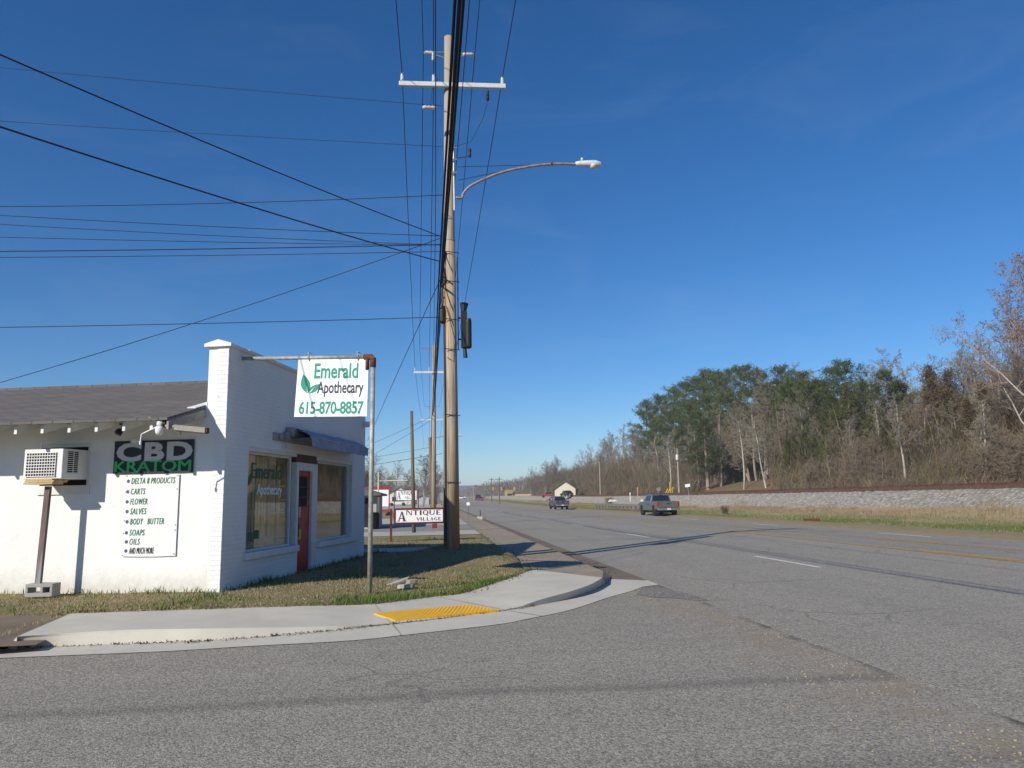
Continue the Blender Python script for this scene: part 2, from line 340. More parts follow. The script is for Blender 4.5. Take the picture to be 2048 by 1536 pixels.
# ------------------------------------------------------------------ mesh helpers
class MB:
    def __init__(s): s.v = []; s.f = []
    def add(s, vs, fs):
        o = len(s.v); s.v += [tuple(x) for x in vs]; s.f += [tuple(i + o for i in f) for f in fs]
    def box(s, x0, x1, y0, y1, z0, z1):
        s.add([(x0, y0, z0), (x1, y0, z0), (x1, y1, z0), (x0, y1, z0), (x0, y0, z1), (x1, y0, z1), (x1, y1, z1), (x0, y1, z1)],
              [(3, 2, 1, 0), (4, 5, 6, 7), (0, 1, 5, 4), (1, 2, 6, 5), (2, 3, 7, 6), (3, 0, 4, 7)]); return s
    def obox(s, c, ax, ay, az):
        c, ax, ay, az = (Vector(q) for q in (c, ax, ay, az))
        vs = [c + a * ax + b_ * ay + d * az for d in (-.5, .5) for a, b_ in ((-.5, -.5), (.5, -.5), (.5, .5), (-.5, .5))]
        s.add(vs, [(3, 2, 1, 0), (4, 5, 6, 7), (0, 1, 5, 4), (1, 2, 6, 5), (2, 3, 7, 6), (3, 0, 4, 7)]); return s
    def prism(s, pts, vec):
        n = len(pts); vec = Vector(vec); P = [Vector(p) for p in pts]
        s.add(P + [p + vec for p in P], [tuple(range(n - 1, -1, -1)), tuple(range(n, 2 * n))] + [(i, (i + 1) % n, n + (i + 1) % n, n + i) for i in range(n)]); return s
    def tube(s, pts, r, n=8, cap=True):
        P = [Vector(p) for p in pts]; rs = r if isinstance(r, (list, tuple)) else [r] * len(P)
        vs = []; fs = []
        prev = None
        for i, p in enumerate(P):
            d = (P[min(i + 1, len(P) - 1)] - P[max(i - 1, 0)]).normalized()
            if prev is None:
                a = d.orthogonal().normalized()
            else:
                a = (prev - d * prev.dot(d)).normalized()
            prev = a; b_ = d.cross(a)
            for j in range(n):
                t = 2 * math.pi * j / n
                vs.append(p + rs[i] * (math.cos(t) * a + math.sin(t) * b_))
        for i in range(len(P) - 1):
            for j in range(n):
                fs.append((i * n + j, i * n + (j + 1) % n, (i + 1) * n + (j + 1) % n, (i + 1) * n + j))
        if cap: fs += [tuple(range(n - 1, -1, -1)), tuple(range((len(P) - 1) * n, len(P) * n))]
        s.add(vs, fs); return s
    def lathe(s, base, prof, n=12, axis=(0, 0, 1)):       # prof: (radius, height) pairs
        ax = Vector(axis).normalized(); base = Vector(base)
        return s.tube([base + ax * h for _, h in prof], [max(r, 1e-4) for r, _ in prof], n)
    def strip(s, A, B):
        n = len(A); s.add(list(A) + list(B), [(i, i + 1, n + i + 1, n + i) for i in range(n - 1)]); return s
    def build(s, name, mat, parent=None, smooth=False, bevel=0.0):
        me = bpy.data.meshes.new(name); me.from_pydata(s.v, [], s.f); me.update()
        me.materials.append(MATS[mat] if isinstance(mat, str) else mat)
        o = bpy.data.objects.new(name, me); COL.objects.link(o)
        if smooth:
            me.polygons.foreach_set('use_smooth', [True] * len(me.polygons))
        if bevel:
            bm_ = o.modifiers.new('bevel', 'BEVEL'); bm_.width = bevel; bm_.segments = 2; bm_.limit_method = 'ANGLE'
        if parent: o.parent = parent
        return o

def npmesh(name, V, F, mat, col=None, parent=None, link=True):
    me = bpy.data.meshes.new(name)
    V = np.asarray(V, np.float32); F = np.asarray(F, np.int32); nf, k_ = F.shape
    me.vertices.add(len(V)); me.vertices.foreach_set('co', V.ravel())
    me.loops.add(nf * k_); me.loops.foreach_set('vertex_index', F.ravel())
    me.polygons.add(nf); me.polygons.foreach_set('loop_start', np.arange(0, nf * k_, k_, dtype=np.int32))
    me.update(calc_edges=True)
    if col is not None:
        ca = me.color_attributes.new('Col', 'FLOAT_COLOR', 'POINT')
        c4 = np.ones((len(V), 4), np.float32); c4[:, :3] = col
        ca.data.foreach_set('color', c4.ravel())
    me.materials.append(MATS[mat])
    o = bpy.data.objects.new(name, me)
    if link: COL.objects.link(o)
    if parent: o.parent = parent
    return o

def thing(name, label, cat, loc=(0, 0, 0), rz=0.0, group=None):
    o = bpy.data.objects.new(name, None); COL.objects.link(o); o.empty_display_size = 0.2
    o.location = loc; o.rotation_euler = (0, 0, rz); o['label'] = label; o['category'] = cat
    if group: o['group'] = group
    return o
def tag(o, label=None, cat=None, group=None, kind=None):
    for kk, vv in (('label', label), ('category', cat), ('group', group), ('kind', kind)):
        if vv: o[kk] = vv
    return o
def struct(o): o['kind'] = 'structure'; return o
def copy_thing(root, loc, rz=0.0, scale=1.0, label=None, group=None):
    def cp(o, par):
        c = o.copy(); COL.objects.link(c)
        if par: c.parent = par
        for ch in list(o.children): cp(ch, c)
        return c
    r = cp(root, None); r.location = loc; r.rotation_euler = (0, 0, rz)
    r.scale = (scale,) * 3 if isinstance(scale, (int, float)) else scale
    if label: r['label'] = label
    if group: r['group'] = group
    return r

# writing: the built-in font turned into a thin mesh and laid on a quad (bottom-left, bottom-right, top-right, top-left)
def writing(name, body, quad, box, mat, parent=None, bold=0.0, shear=0.0, lift=0.003, n=None, gap=1.0, strike=0.0):
    cu = bpy.data.curves.new('writing', 'FONT'); cu.body = body; cu.size = 1; cu.offset = bold; cu.resolution_u = 3; cu.space_character = gap
    ob = bpy.data.objects.new('writing', cu); COL.objects.link(ob)
    dg = bpy.context.evaluated_depsgraph_get(); me0 = bpy.data.meshes.new_from_object(ob.evaluated_get(dg))
    bpy.data.objects.remove(ob); bpy.data.curves.remove(cu)
    V = np.array([tuple(q.co) for q in me0.vertices]); F = [tuple(p.vertices) for p in me0.polygons]
    bpy.data.meshes.remove(me0)
    V[:, 0] += shear * V[:, 1]
    lo = V.min(0); hi = V.max(0)
    U = (V[:, 0] - lo[0]) / (hi[0] - lo[0]); W_ = (V[:, 1] - lo[1]) / (hi[1] - lo[1])
    u0, v0, u1, v1 = box
    UV = np.c_[u0 + U * (u1 - u0), v0 + W_ * (v1 - v0)]
    if not strike: return place2d(name, UV, F, quad, mat, parent, lift, n)
    N = len(UV); offs = (-1, -.33, .33, 1); UV4 = np.concatenate([UV + np.array([strike * q * (u1 - u0), 0]) for q in offs])
    F4 = [tuple(i + k_ * N for i in f) for k_ in range(4) for f in F]
    return place2d(name, UV4, F4, quad, mat, parent, [lift + .0004 * (i // N) for i in range(4 * N)], n)
def place2d(name, UV, F, quad, mat, parent=None, lift=0.003, n=None):
    q = [Vector(p) for p in quad]
    n = Vector(n) if n is not None else (q[1] - q[0]).cross(q[3] - q[0]).normalized()
    mb = MB(); vs = []
    for i_, (u_, v_) in enumerate(UV):
        lf = lift[i_] if isinstance(lift, list) else lift
        p = q[0].lerp(q[1], u_).lerp(q[3].lerp(q[2], u_), v_)
        vs.append(p + n * lf)
    mb.add(vs, F)
    return mb.build(name, mat, parent)

# ------------------------------------------------------------------ heights of the land
def interp(x, xs, ys): return np.interp(x, xs, ys)
def rise(Y): return interp(Y, [0, 100, 150, 200, 270, 420, 700, 3000], [0, 0, 0.15, 0.45, 1.1, 1.9, 3.0, 6.0])
def crown(X): return interp(X, [3.25, 3.8, 7.6, 11.5, 14.6, 17.6, 20.5], [0.0, 0.0, 0.04, 0.09, -0.01, -0.11, -0.21])
back = [(141, 1227), (230, 1224), (420, 1218), (610, 1212), (748, 1208), (870, 1193), (925, 1187), (985, 1168), (1030, 1153), (1064, 1139)]
BZ = [.17, .17, .165, .15, .12, .10, .11, .135, .155, .165]
_b = [G(x, y, z) for (x, y), z in zip(back, BZ)]
BX = [-60, _b[0].x - .05] + [p.x for p in _b] + [_b[-1].x + .05, 3.2]
BY = [8.75, 8.75] + [p.y for p in _b] + [_b[-1].y, 14.5]
BH = [.16, .16] + BZ + [.165, .165]
def gz(X, Y):
    X = np.asarray(X, float); Y = np.asarray(Y, float)
    r = rise(Y)
    by = np.interp(X, BX, BY)
    bh = np.interp(X, BX, BH); q = Y - by
    zl = np.where(q < 0, interp(q, [-0.35, -0.06], [-0.12, 0.0]) * 1.0 + np.where(q < -.35, 0, np.clip((q + .35) / .29, 0, 1)) * (bh - .012), bh - .012 + interp(q, [0, 0.6, 3.0], [0, 0.015, 0.03]) + np.clip(q / 4, 0, 1) * (.18 - bh))
    zl = np.where((X < -4.7), interp(Y, [8.4, 8.75, 10.3, 12.0], [-0.12, 0.08, 0.13, 0.17]), zl)
    zl = zl - 0.11 * np.exp(-(((X - 0.1) / 1.9) ** 2 + ((Y - 14.5) / 1.6) ** 2))
    zl = zl + 0.30 * np.exp(-(((X - 0.35) / 1.15) ** 2 + ((Y - 17.25) / 1.05) ** 2))
    zl = np.where((X > 1.8) & (X <= 3.8), np.minimum(zl, -0.03), zl)
    zl = zl + r
    foot = interp(Y, [0, 25, 45, 80, 400], [0.85, 0.8, 0.6, 0.3, 0.25])
    zr = np.where(X < 20.5, crown(X) - 0.09, 0)
    z1 = interp(X, [20.5, 23, 25.5, 28.0], [-0.24, -0.20, -0.08, 0.12])
    t = np.clip((X - 28.0) / 1.6, 0, 1); z2 = 0.12 + (foot - 0.12) * t
    t3 = np.clip((X - 29.6) / 1.9, 0, 1); z3 = foot + (1.55 - foot) * t3
    z4 = interp(X, [31.5, 34.6, 36.3, 40, 60, 100, 200, 600], [1.55, 1.55, 1.15, 1.35, 5.5, 8.5, 11.0, 12.0])
    z4 = z4 + 0.9 * np.exp(-(((X - 46) / 5) ** 2 + ((Y - 100) / 16) ** 2))
    zr = np.where(X > 20.5, z1, zr); zr = np.where(X > 28.0, z2, zr); zr = np.where(X > 29.6, z3, zr); zr = np.where(X > 31.5, z4, zr)
    zr = zr + r * np.where(X > 31.5, 0.6, 1.0)
    return np.where(X <= 3.8, zl, zr)
def gzf(x, y): return float(gz(x, y))

def grid(name, xs, ys, zf, mat):
    Xg, Yg = np.meshgrid(xs, ys); Z = zf(Xg, Yg); nx, ny = len(xs), len(ys)
    V = np.c_[Xg.ravel(), Yg.ravel(), Z.ravel()]
    i = np.arange(nx - 1)[None, :] + nx * np.arange(ny - 1)[:, None]; i = i.ravel()
    o = npmesh(name, V, np.c_[i, i + 1, i + 1 + nx, i + nx], mat)
    o.data.polygons.foreach_set('use_smooth', [True] * len(o.data.polygons))
    return struct(o)
ar = np.arange
xs = np.r_[-3000, -1200, -600, -300, -160, -90, -60, ar(-40, -9, 2.0), ar(-9, 4.6, 0.25), ar(5, 20, 1.5), ar(20.5, 37, 0.5), ar(38, 64, 2), ar(70, 220, 10), 300, 600, 1200, 3000]
ys = np.r_[-3000, -800, -200, -80, -40, -10, 0, ar(6, 24, 0.25), ar(25, 60, 1.0), ar(62, 300, 6), ar(320, 700, 30), 900, 1500, 3000]
grid('ground', np.unique(np.round(xs, 3)), np.unique(np.round(ys, 3)), gz, 'rough_grass')

ry = np.r_[ar(-60, 60, 3), ar(60, 300, 10), ar(300, 920, 40)].astype(float)
grid('highway', np.array([3.8, 5.5, 7.6, 9.5, 11.5, 13, 14.6, 16, 17.6, 19, 20.5]), ry, lambda X, Y: crown(X) + rise(Y), 'highway_asphalt')
# embankment of the railway
ex = np.r_[ar(29.2, 31.6, 0.2), ar(31.9, 34.8, 0.6), ar(34.9, 36.8, 0.4)]
ey = np.r_[ar(8, 70, 0.3), ar(70, 160, 0.8), ar(160, 420, 5)]
jit = np.random.default_rng(3)
grid('rail_embankment', ex, ey, lambda X, Y: gz(X, Y) + 0.03 + jit.uniform(-0.035, 0.04, X.shape) * (X < 32) * (X > 29.3) - 0.25 * (X < 29.3), 'ballast')

# side street, gutter, kerb, pavement
gut_o = [(-420, 1336), (0, 1316), (317, 1303), (500, 1292), (700, 1281), (825, 1268), (1000, 1248), (1057, 1237), (1139, 1220), (1213, 1196), (1262, 1182), (1286, 1173)]
gut_i = [(-420, 1308), (15, 1297), (244, 1288), (415, 1281.6), (600, 1267), (781, 1248), (1007, 1221), (1081, 1209), (1139, 1197), (1183, 1182.5), (1208, 1170), (1218, 1158)]
ktop = [(34, 1273, .155), (244, 1260, .155), (415, 1257, .142), (610, 1253, .085), (781, 1247, .032), (1007, 1219.5, .032), (1081, 1199, .09), (1139.5, 1183, .13), (1180.5, 1169, .15), (1205, 1155, .16)]
kbot = [(15, 1297)] + gut_i[2:]
kbot = [(15, 1297), (244, 1288), (415, 1281.6), (600, 1267), (781, 1248), (1007, 1221), (1081, 1209), (1139, 1197), (1183, 1182.5), (1210, 1168)]
def dens(P, k=6):                         # smooth a polyline (Catmull-Rom)
    P = [Vector(p) for p in P]; out = []
    for i in range(len(P) - 1):
        p0 = P[max(i - 1, 0)]; p1 = P[i]; p2 = P[i + 1]; p3 = P[min(i + 2, len(P) - 1)]
        for j in range(k):
            t = j / k
            out.append(0.5 * ((2 * p1) + (p2 - p0) * t + (2 * p0 - 5 * p1 + 4 * p2 - p3) * t * t + (3 * p1 - p0 - 3 * p2 + p3) * t ** 3))
    out.append(P[-1]); return out
GO = dens([G(x, y, 0.006) for x, y in gut_o]); GI = dens([G(x, y, 0.02) for x, y in gut_i])
KB = dens([G(x, y, 0.022) for x, y in kbot]); KT = dens([G(x, y, z) for x, y, z in ktop]); BK = dens([G(x, y, z) for (x, y), z in zip(back, BZ)])
mb = MB(); mb.strip(GO, GI)
far = [Vector((3.8, 12.9, 0.006)), Vector((3.8, 13.6, 0.006))]
mb.add([GO[-1], far[0], far[1], GI[-1]], [(0, 1, 2, 3)])
struct(mb.build('gutter', 'new_concrete'))
mb = MB(); KM = [a.lerp(b_, 0.75) + Vector((0, 0, 0.012)) * (1 if b_.z > 0.05 else 0) for a, b_ in zip(KB, KT)]
mb.strip(KB, KM); mb.strip(KM, KT)
K2 = [a.lerp(b_, min(0.9, 0.16 / max((b_ - a).length, .01))) for a, b_ in zip(KT, BK)]
D = Vector((0, 0, -0.006))
lo = Vector((0, 0, -0.3))
struct(mb.build('kerb', 'new_concrete', smooth=True)); mb = MB()
mb.strip([BK[0] + lo, KT[0] + lo, KB[0] + lo], [BK[0], KT[0], KB[0]]); mb.strip([BK[-1] + lo, KT[-1] + lo], [BK[-1], KT[-1]])
mb.strip([p + lo for p in BK], BK)
struct(mb.build('pavement_edge', 'new_concrete', smooth=False))
mb = MB(); rows_ = [[a.lerp(b_, q) for a, b_ in zip(KT, BK)] for q in (0, .15, .4, .7, 1.0)]
for a, b_ in zip(rows_, rows_[1:]): mb.strip(a, b_)
struct(mb.build('pavement', 'new_concrete', smooth=True))
def pave_z(x, y):
    best = min(((q - Vector((x, y, q.z))).length, q.z) for r_ in rows_ for q in r_); return best[1]
# joints tooled across the pavement
mb = MB()
for i in (24, 30):
    a = BK[i]; b_ = KT[i]; c_ = min(GO, key=lambda q: (q - (b_ + (b_ - a).normalized() * 0.7)).length)
    for p, q in ((a, b_), (b_, c_)):
        d = (q - p); sdir = Vector((-d.y, d.x, 0)).normalized() * 0.011; z = Vector((0, 0, 0.005))
        mb.add([p - sdir + z, q - sdir + z, q + sdir + z, p + sdir + z], [(0, 1, 2, 3)])
struct(mb.build('pavement_joints', 'lot_concrete'))
mb = MB()
So = [Vector((p.x, p.y, 0.0)) for p in GO]
mb.strip([Vector((p.x, -60, 0)) for p in So] + [Vector((3.8, -60, 0))], So + [Vector((3.8, 12.9, 0))])
p0 = So[0]; mb.add([(-300, -60, 0), (p0.x, -60, 0), (p0.x, p0.y, 0), (-300, p0.y + 1.0, 0)], [(0, 1, 2, 3)])
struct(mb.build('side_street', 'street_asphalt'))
mb = MB(); mb.add([tuple(G(x, y, .0045)) for x, y in ((1287, 1174), (1310, 1172.5), (1345, 1180), (1380, 1188), (1424, 1202), (1392, 1201), (1350, 1196), (1310, 1195), (1272, 1189))], [tuple(range(9))])
struct(mb.build('asphalt_patch', 'tar_asphalt'))
mb = MB(); mb.add([(-300, 8.1, 0.12), tuple(G(-150, 1300, .12)), tuple(G(70, 1290, .09)), tuple(G(190, 1232, .145)), (-6, 10.5, .175), (-300, 11.3, .18)], [(0, 1, 2, 3, 4, 5)])
struct(mb.build('brown_gravel', 'brown_grit'))
# old brown footway that goes on along the highway, its kerb and dirty gutter
oy = [14.2, 16, 19, 23, 28, 34, 42, 52, 65, 80, 100, 130, 160, 200]
def L3(x, z, wob=0.0): return [Vector((x + wob * math.sin(i * 2.1 + x), y, z + float(rise(y)))) for i, y in enumerate(oy)]
mb = MB(); mb.strip(L3(1.72, .150, .10), L3(3.12, .135, .02)); mb.strip(L3(3.12, .135, .02), L3(3.28, .022, .03))
mb.add([BK[-1] + D, KT[-1] + D, (3.12, 14.2, .135), (1.72, 14.2, .15)], [(0, 1, 2, 3)])
mb.add([KT[-1], KB[-1], (3.28, 14.2, .022), (3.12, 14.2, .135)], [(0, 1, 2, 3)])
struct(mb.build('old_footway', 'old_pavement'))
mb = MB(); ll = L3(3.28, .020, .03); rr = L3(3.80, .008, 0)
mb.strip([Vector((3.12, 13.6, .012))] + ll, [Vector((3.8, 13.6, .008))] + rr)
mb.add([(2.3, 12.6, .002), (3.8, 12.6, .002), (3.8, 14.4, .002), (2.3, 14.4, .002)], [(0, 1, 2, 3)])
struct(mb.build('old_gutter', 'brown_grit'))

# painted lines
def line_quad(mb, x, y0, y1, wd):
    n = max(1, int((y1 - y0) / 3)); ysq = np.linspace(y0, y1, n + 1)
    A = [Vector((x - wd / 2, y, float(crown(x) + rise(y)) + 0.007)) for y in ysq]; B_ = [Vector((x + wd / 2, y, float(crown(x) + rise(y)) + 0.007)) for y in ysq]
    mb.strip(A, B_)
mb = MB()
for i in range(-2, 30):
    line_quad(mb, 7.6, 14.6 + 12.2 * i, 17.7 + 12.2 * i, 0.115); line_quad(mb, 17.6, 25.7 + 12.2 * i, 28.9 + 12.2 * i, 0.12)
struct(mb.build('white_road_lines', 'paint_white'))
mb = MB()
for x, s_ in ((11.5, 0.26), (14.6, -0.26)):
    line_quad(mb, x, -40, 300, 0.11)
    for i in range(-1, 24): line_quad(mb, x + s_, 14.5 + 12.2 * i + (0 if s_ > 0 else 6), 17.7 + 12.2 * i + (0 if s_ > 0 else 6), 0.11)
struct(mb.build('yellow_road_lines', 'paint_yellow'))

# lots behind the shop
def sheet(name, pts, mat, dz=0.02):
    mb = MB(); mb.add([(x, y, gzf(x, y) + dz) for x, y in pts], [tuple(range(len(pts)))]); return struct(mb.build(name, mat))
def sheetgrid(name, x0, x1, y0, y1, mat, dz=0.012):
    return grid(name, np.linspace(x0, x1, 16), np.linspace(y0, y1, 10), lambda X, Y: gz(X, Y) + dz, mat)
sheetgrid('gravel_path', -16, 0.9, 20.0, 21.6, 'lot_concrete')
sheetgrid('shared_drive', -30, 1.70, 29.0, 33.0, 'lot_concrete')
sheetgrid('car_park', -45, 1.70, 33.0, 41.0, 'lot_asphalt')
sheetgrid('forecourt', -45, 1.70, 41.0, 58.0, 'lot_concrete')
sheetgrid('far_car_park', -70, 1.2, 105.0, 190.0, 'lot_concrete')

# ------------------------------------------------------------------ the corner shop
BA = rad(12.5)
B0 = Vector((-3.26, 12.12, 0.0))
shop = thing('corner_shop', 'low whitewashed corner shop with shingled roof, red door and flat parapet facing the road', 'building', B0, -BA)
# local frame: +y along the front, -x along the side wall, +x out of the front, -y out of the side wall
def loc2w(p): return B0 + Matrix.Rotation(-BA, 4, 'Z') @ Vector(p)
mb = MB()
AO = (-3.12, -2.27, 1.84, 2.50)            # opening for the air conditioner
mb.box(-14, AO[0], 0, .28, -.2, 2.99); mb.box(AO[1], -.12, 0, .28, -.2, 2.99); mb.box(AO[0], AO[1], 0, .28, -.2, AO[2]); mb.box(AO[0], AO[1], 0, .28, AO[3], 2.99)
mb.box(-.34, -.12, 0, 6.9, 2.99, 4.0); mb.box(-14, -.34, 6.8, 7.0, -.2, 3.06); mb.box(-14, -13.8, .28, 6.8, -.2, 3.9)
mb.box(-.34, -.12, .28, .75, -.2, 2.99)
wall_side = mb.build('wall', 'stucco_white', shop)
mb = MB()
W1 = (.78, 2.72, .71, 2.40); DR = (2.86, 3.86, 0, 2.28); W2 = (3.93, 6.04, .71, 2.38)
mb.box(-.12, 0, 0, W1[0], -.2, 4.0); mb.box(-.12, 0, W2[1], 7.0, -.2, 4.0)
mb.box(-.12, 0, W1[0], W2[1], 2.44, 4.0)
mb.box(-.12, 0, W1[0], DR[0], -.2, .60); mb.box(-.12, 0, DR[1], W2[1], -.2, .60)
front = mb.build('front_wall', 'painted_brick', shop)
mb = MB(); mb.box(-.19, -.004, -.012, 0.0, -.2, 3.98); mb.build('corner_bricks', 'painted_brick_end', shop)
mb = MB(); mb.box(-.30, -.02, W1[0], DR[0] - .03, 2.38, 2.44); mb.box(-.30, -.02, W2[0] - .06, W2[1], 2.36, 2.44); mb.build('lintel', 'white_trim', shop)
# coping: peaked tiles on the parapet
mb = MB()
y = -.06
while y < 7.05:
    y2 = min(y + .62, 7.08); e = .012 if int(y * 3) % 2 else 0
    mb.prism([(-.40 - e, y, 3.985), (.05 + e, y, 3.985), (.05 + e, y, 4.035), (-.17, y, 4.10 + e), (-.40 - e, y, 4.035)], (0, y2 - y - .012, 0)); y = y2
mb.build('coping', 'white_trim', shop)
# roof
SL = .28
mb = MB(); EO = 1.05; zE = 3.045 - SL * EO; zR = 3.045 + SL * 3.5
mb.prism([(-.36, -EO, zE), (-.36, 3.5, zR), (-.36, 3.5, zR - .05), (-.36, -EO, zE - .035)], (-13.9, 0, 0))
mb.prism([(-.36, 3.5, zR), (-.36, 7.7, zR - SL * 4.2), (-.36, 7.7, zR - SL * 4.2 - .05), (-.36, 3.5, zR - .05)], (-13.9, 0, 0))
roof = mb.build('roof', 'shingles', shop)
mb = MB(); mb.box(-14.2, -.345, 3.38, 3.62, zR - .05, zR + .018); mb.build('ridge_cap', 'shingles', roof)
mb = MB(); mb.prism([(-.352, -EO + .03, zE - .04), (-.352, -.0, 3.03 - .04), (-.352, -.0, 2.86), (-.352, -EO + .03, zE - .17)], (-.03, 0, 0)); mb.build('rake_board', 'weathered_wood', roof)
mb = MB(); mb.prism([(-.34, -.012, 2.99), (-.34, .5, 3.16), (-.34, .5, 3.26), (-.34, -.012, 3.10)], (-.02, 0, 0)); mb.prism([(-.36, -.3, 2.97), (-.50, -.3, 2.975), (-.50, .6, 3.225), (-.36, .6, 3.22)], (0, 0, .012)); mb.build('flashing', 'white_plastic', roof)
for i in range(14):
    x = -.66 - .43 * i
    mb = MB(); mb.prism([(x - .022, -EO + .10, zE - .02), (x - .022, .0, 3.0), (x - .022, .0, 2.86), (x - .022, -EO + .10, zE - .165)], (.044, 0, 0))
    mb.build('rafter_tail', 'white_trim', shop)
mb = MB(); mb.prism([(-.4, -EO + .1, zE - .012), (-.4, .0, 3.005), (-.4, 0, 2.99), (-.4, -EO + .1, zE - .03)], (-13.5, 0, 0)); mb.build('soffit_boards', 'white_trim', shop)
# front windows: frame, pane, sill
def shopwin(y0, y1, z0, z1, sy0, sy1, post=.05):
    mb = MB(); xi, xo = -.16, -.10
    mb.box(xi, xo, y0, y0 + post, z0, z1); mb.box(xi, xo, y1 - post, y1, z0, z1); mb.box(xi, xo, y0 + post, y1 - post, z0, z0 + .035); mb.box(xi, xo, y0 + post, y1 - post, z1 - .04, z1)
    fr = mb.build('window', 'white_trim', shop)
    mb = MB(); mb.box(-.134, -.128, y0 + post, y1 - post, z0 + .035, z1 - .04); pn = mb.build('pane', 'shop_glass', fr)
    mb = MB(); mb.box(-.16, .075, sy0, sy1, .595, .712); mb.build('sill', 'white_trim', fr, bevel=.012)
    return fr, pn
f1, pane1 = shopwin(W1[0], W1[1] + .04, W1[2], 2.38, .70, 3.10 - .25)
f2, pane2 = shopwin(W2[0], W2[1], W2[2], 2.36, 3.88, 6.34)
# lettering on the left pane
def wq(y0, y1, z0, z1, x): return [(x, y0, z0), (x, y1, z0), (x, y1, z1), (x, y0, z1)]
Q1 = wq(0, 1, 0, 1, -.125)
writing('lettering', 'Apothecary', Q1, (1.38, 1.60, 2.42, 1.84), 'sign_white', pane1, bold=.02)
writing('lettering', 'Emerald', Q1, (1.16, 1.93, 2.36, 2.20), 'ink_window', pane1, bold=0, strike=.012, gap=1.06)
def leaf_uv(cx, cy, L, wd, ang, cut=True):
    n = 14; UV = []
    for i in range(n + 1):
        t = i / n; UV.append((L * t, wd * math.sin(math.pi * t ** .85) * .5))
    for i in range(n - 1, 0, -1):
        t = i / n; UV.append((L * t, -wd * math.sin(math.pi * t ** .85) * .5))
    ca, sa = math.cos(ang), math.sin(ang)
    return [(cx + x * ca - y_ * sa, cy + x * sa + y_ * ca) for x, y_ in UV]
def leaf(name, quad, cx, cy, L, wd, ang, mat, par, lift=.003, asp=1.0):
    UV = leaf_uv(0, 0, L, wd, ang); UV = [(cx + a_, cy + b_ * asp) for a_, b_ in UV]
    place2d(name, UV, [tuple(range(len(UV)))], quad, mat, par, lift)
leaf('leaf_mark', Q1, 1.0, 1.80, .42, .17, rad(108), 'ink_window', pane1); leaf('leaf_mark', Q1, 1.02, 1.80, .3, .13, rad(52), 'ink_window', pane1)
for yy0, yy1, zz in ((.86, 1.05, .84), (1.10, 1.28, .87), (1.33, 1.52, .90)):
    mb = MB(); mb.box(-.1275, -.126, yy0, yy1, zz, zz + .15); mb.build('green_decal', 'ink_window', pane1)
# door
mb = MB(); mb.box(-.14, -.02, DR[0], DR[0] + .10, -.1, DR[3]); mb.box(-.14, -.02, DR[1] - .22, DR[1] + .07, -.1, DR[3]); mb.box(-.14, -.02, DR[0] + .10, DR[1] - .22, 2.13, DR[3]); mb.build('door_frame', 'white_trim', shop)
mb = MB(); mb.box(-.15, -.03, DR[0] - .03, DR[1] + .08, DR[3], 2.44); mb.build('door_header', 'dark_trim', shop)
mb = MB(); mb.box(-.11, -.07, DR[0] + .10, DR[1] - .22, .12, 2.13)
for zz in (.35, 1.15): mb.box(-.07, -.058, DR[0] + .17, DR[1] - .29, zz, zz + .6)
door = mb.build('door', 'red_door', shop, bevel=.004)
mb = MB(); mb.box(-.10, -.0555, DR[0] + .19, DR[1] - .31, 1.45, 2.0); mb.build('door_glass', 'window_dark', door)
mb = MB()
for i in range(7):
    yy = DR[0] + .19 + i * .063; mb.box(-.052, -.042, yy, yy + .012, 1.42, 2.03)
for zz in (1.42, 1.60, 1.80, 2.01): mb.box(-.053, -.041, DR[0] + .17, DR[1] - .29, zz, zz + .016)
mb.build('grille', 'black_iron', door)
mb = MB(); mb.box(-.07, -.045, DR[0] + .12, DR[0] + .20, .75, 1.2); mb.tube([(-.03, DR[0] + .16, .85), (-.03, DR[0] + .16, 1.1)], .012); mb.build('door_handle', 'black_iron', door)
mb = MB(); mb.box(-.069, -.0555, DR[0] + .20, DR[0] + .34, .80, 1.0); mb.build('sticker', 'sticker_yellow', door)
writing('lettering', 'OPEN', [(-.0555, DR[0] + .30, 1.22), (-.0555, DR[0] + .30, 1.42), (-.0555, DR[0] + .22, 1.42), (-.0555, DR[0] + .22, 1.22)], (0, 0, 1, 1), 'sign_white', door, bold=.02)
mb = MB(); mb.box(-.5, .10, DR[0] + .05, DR[1], -.1, .115); mb.build('doorstep', 'grey_block', shop)
# what one sees through the panes: pallet wood wall, shelves, floor
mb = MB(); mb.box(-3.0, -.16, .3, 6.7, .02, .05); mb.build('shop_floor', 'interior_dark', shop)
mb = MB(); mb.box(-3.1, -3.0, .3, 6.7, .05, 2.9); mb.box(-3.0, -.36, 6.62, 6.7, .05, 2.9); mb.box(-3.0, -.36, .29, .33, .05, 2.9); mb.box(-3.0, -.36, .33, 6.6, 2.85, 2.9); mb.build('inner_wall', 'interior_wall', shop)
mb = MB(); y = .40; r_ = random.Random(4)
while y < 2.45:
    wd = r_.uniform(.07, .11); mb.box(-.326, -.32, y, y + wd, .06, 2.35); y += wd + r_.uniform(.012, .035)
for zz in (.75, 1.3, 1.75, 2.1): mb.box(-.345, -.327, .40, 2.45, zz, zz + .09)
slat = mb.build('slat_screen', 'pallet_wood', shop)
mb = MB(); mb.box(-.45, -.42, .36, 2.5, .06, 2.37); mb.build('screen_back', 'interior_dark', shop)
mb = MB()
for zz in (.8, 1.05, 1.3, 1.55, 1.8): mb.box(-.55, -.25, 2.62, 3.2, zz, zz + .035)
mb.box(-.55, -.50, 2.58, 2.62, .06, 2.2); mb.box(-.30, -.25, 2.58, 2.62, .06, 2.2); mb.build('shelf_unit', 'pallet_wood', shop)
mb = MB(); mb.box(-.31, -.29, 2.2, 2.45, .9, 2.38); mb.build('curtain', 'interior_wall', shop)
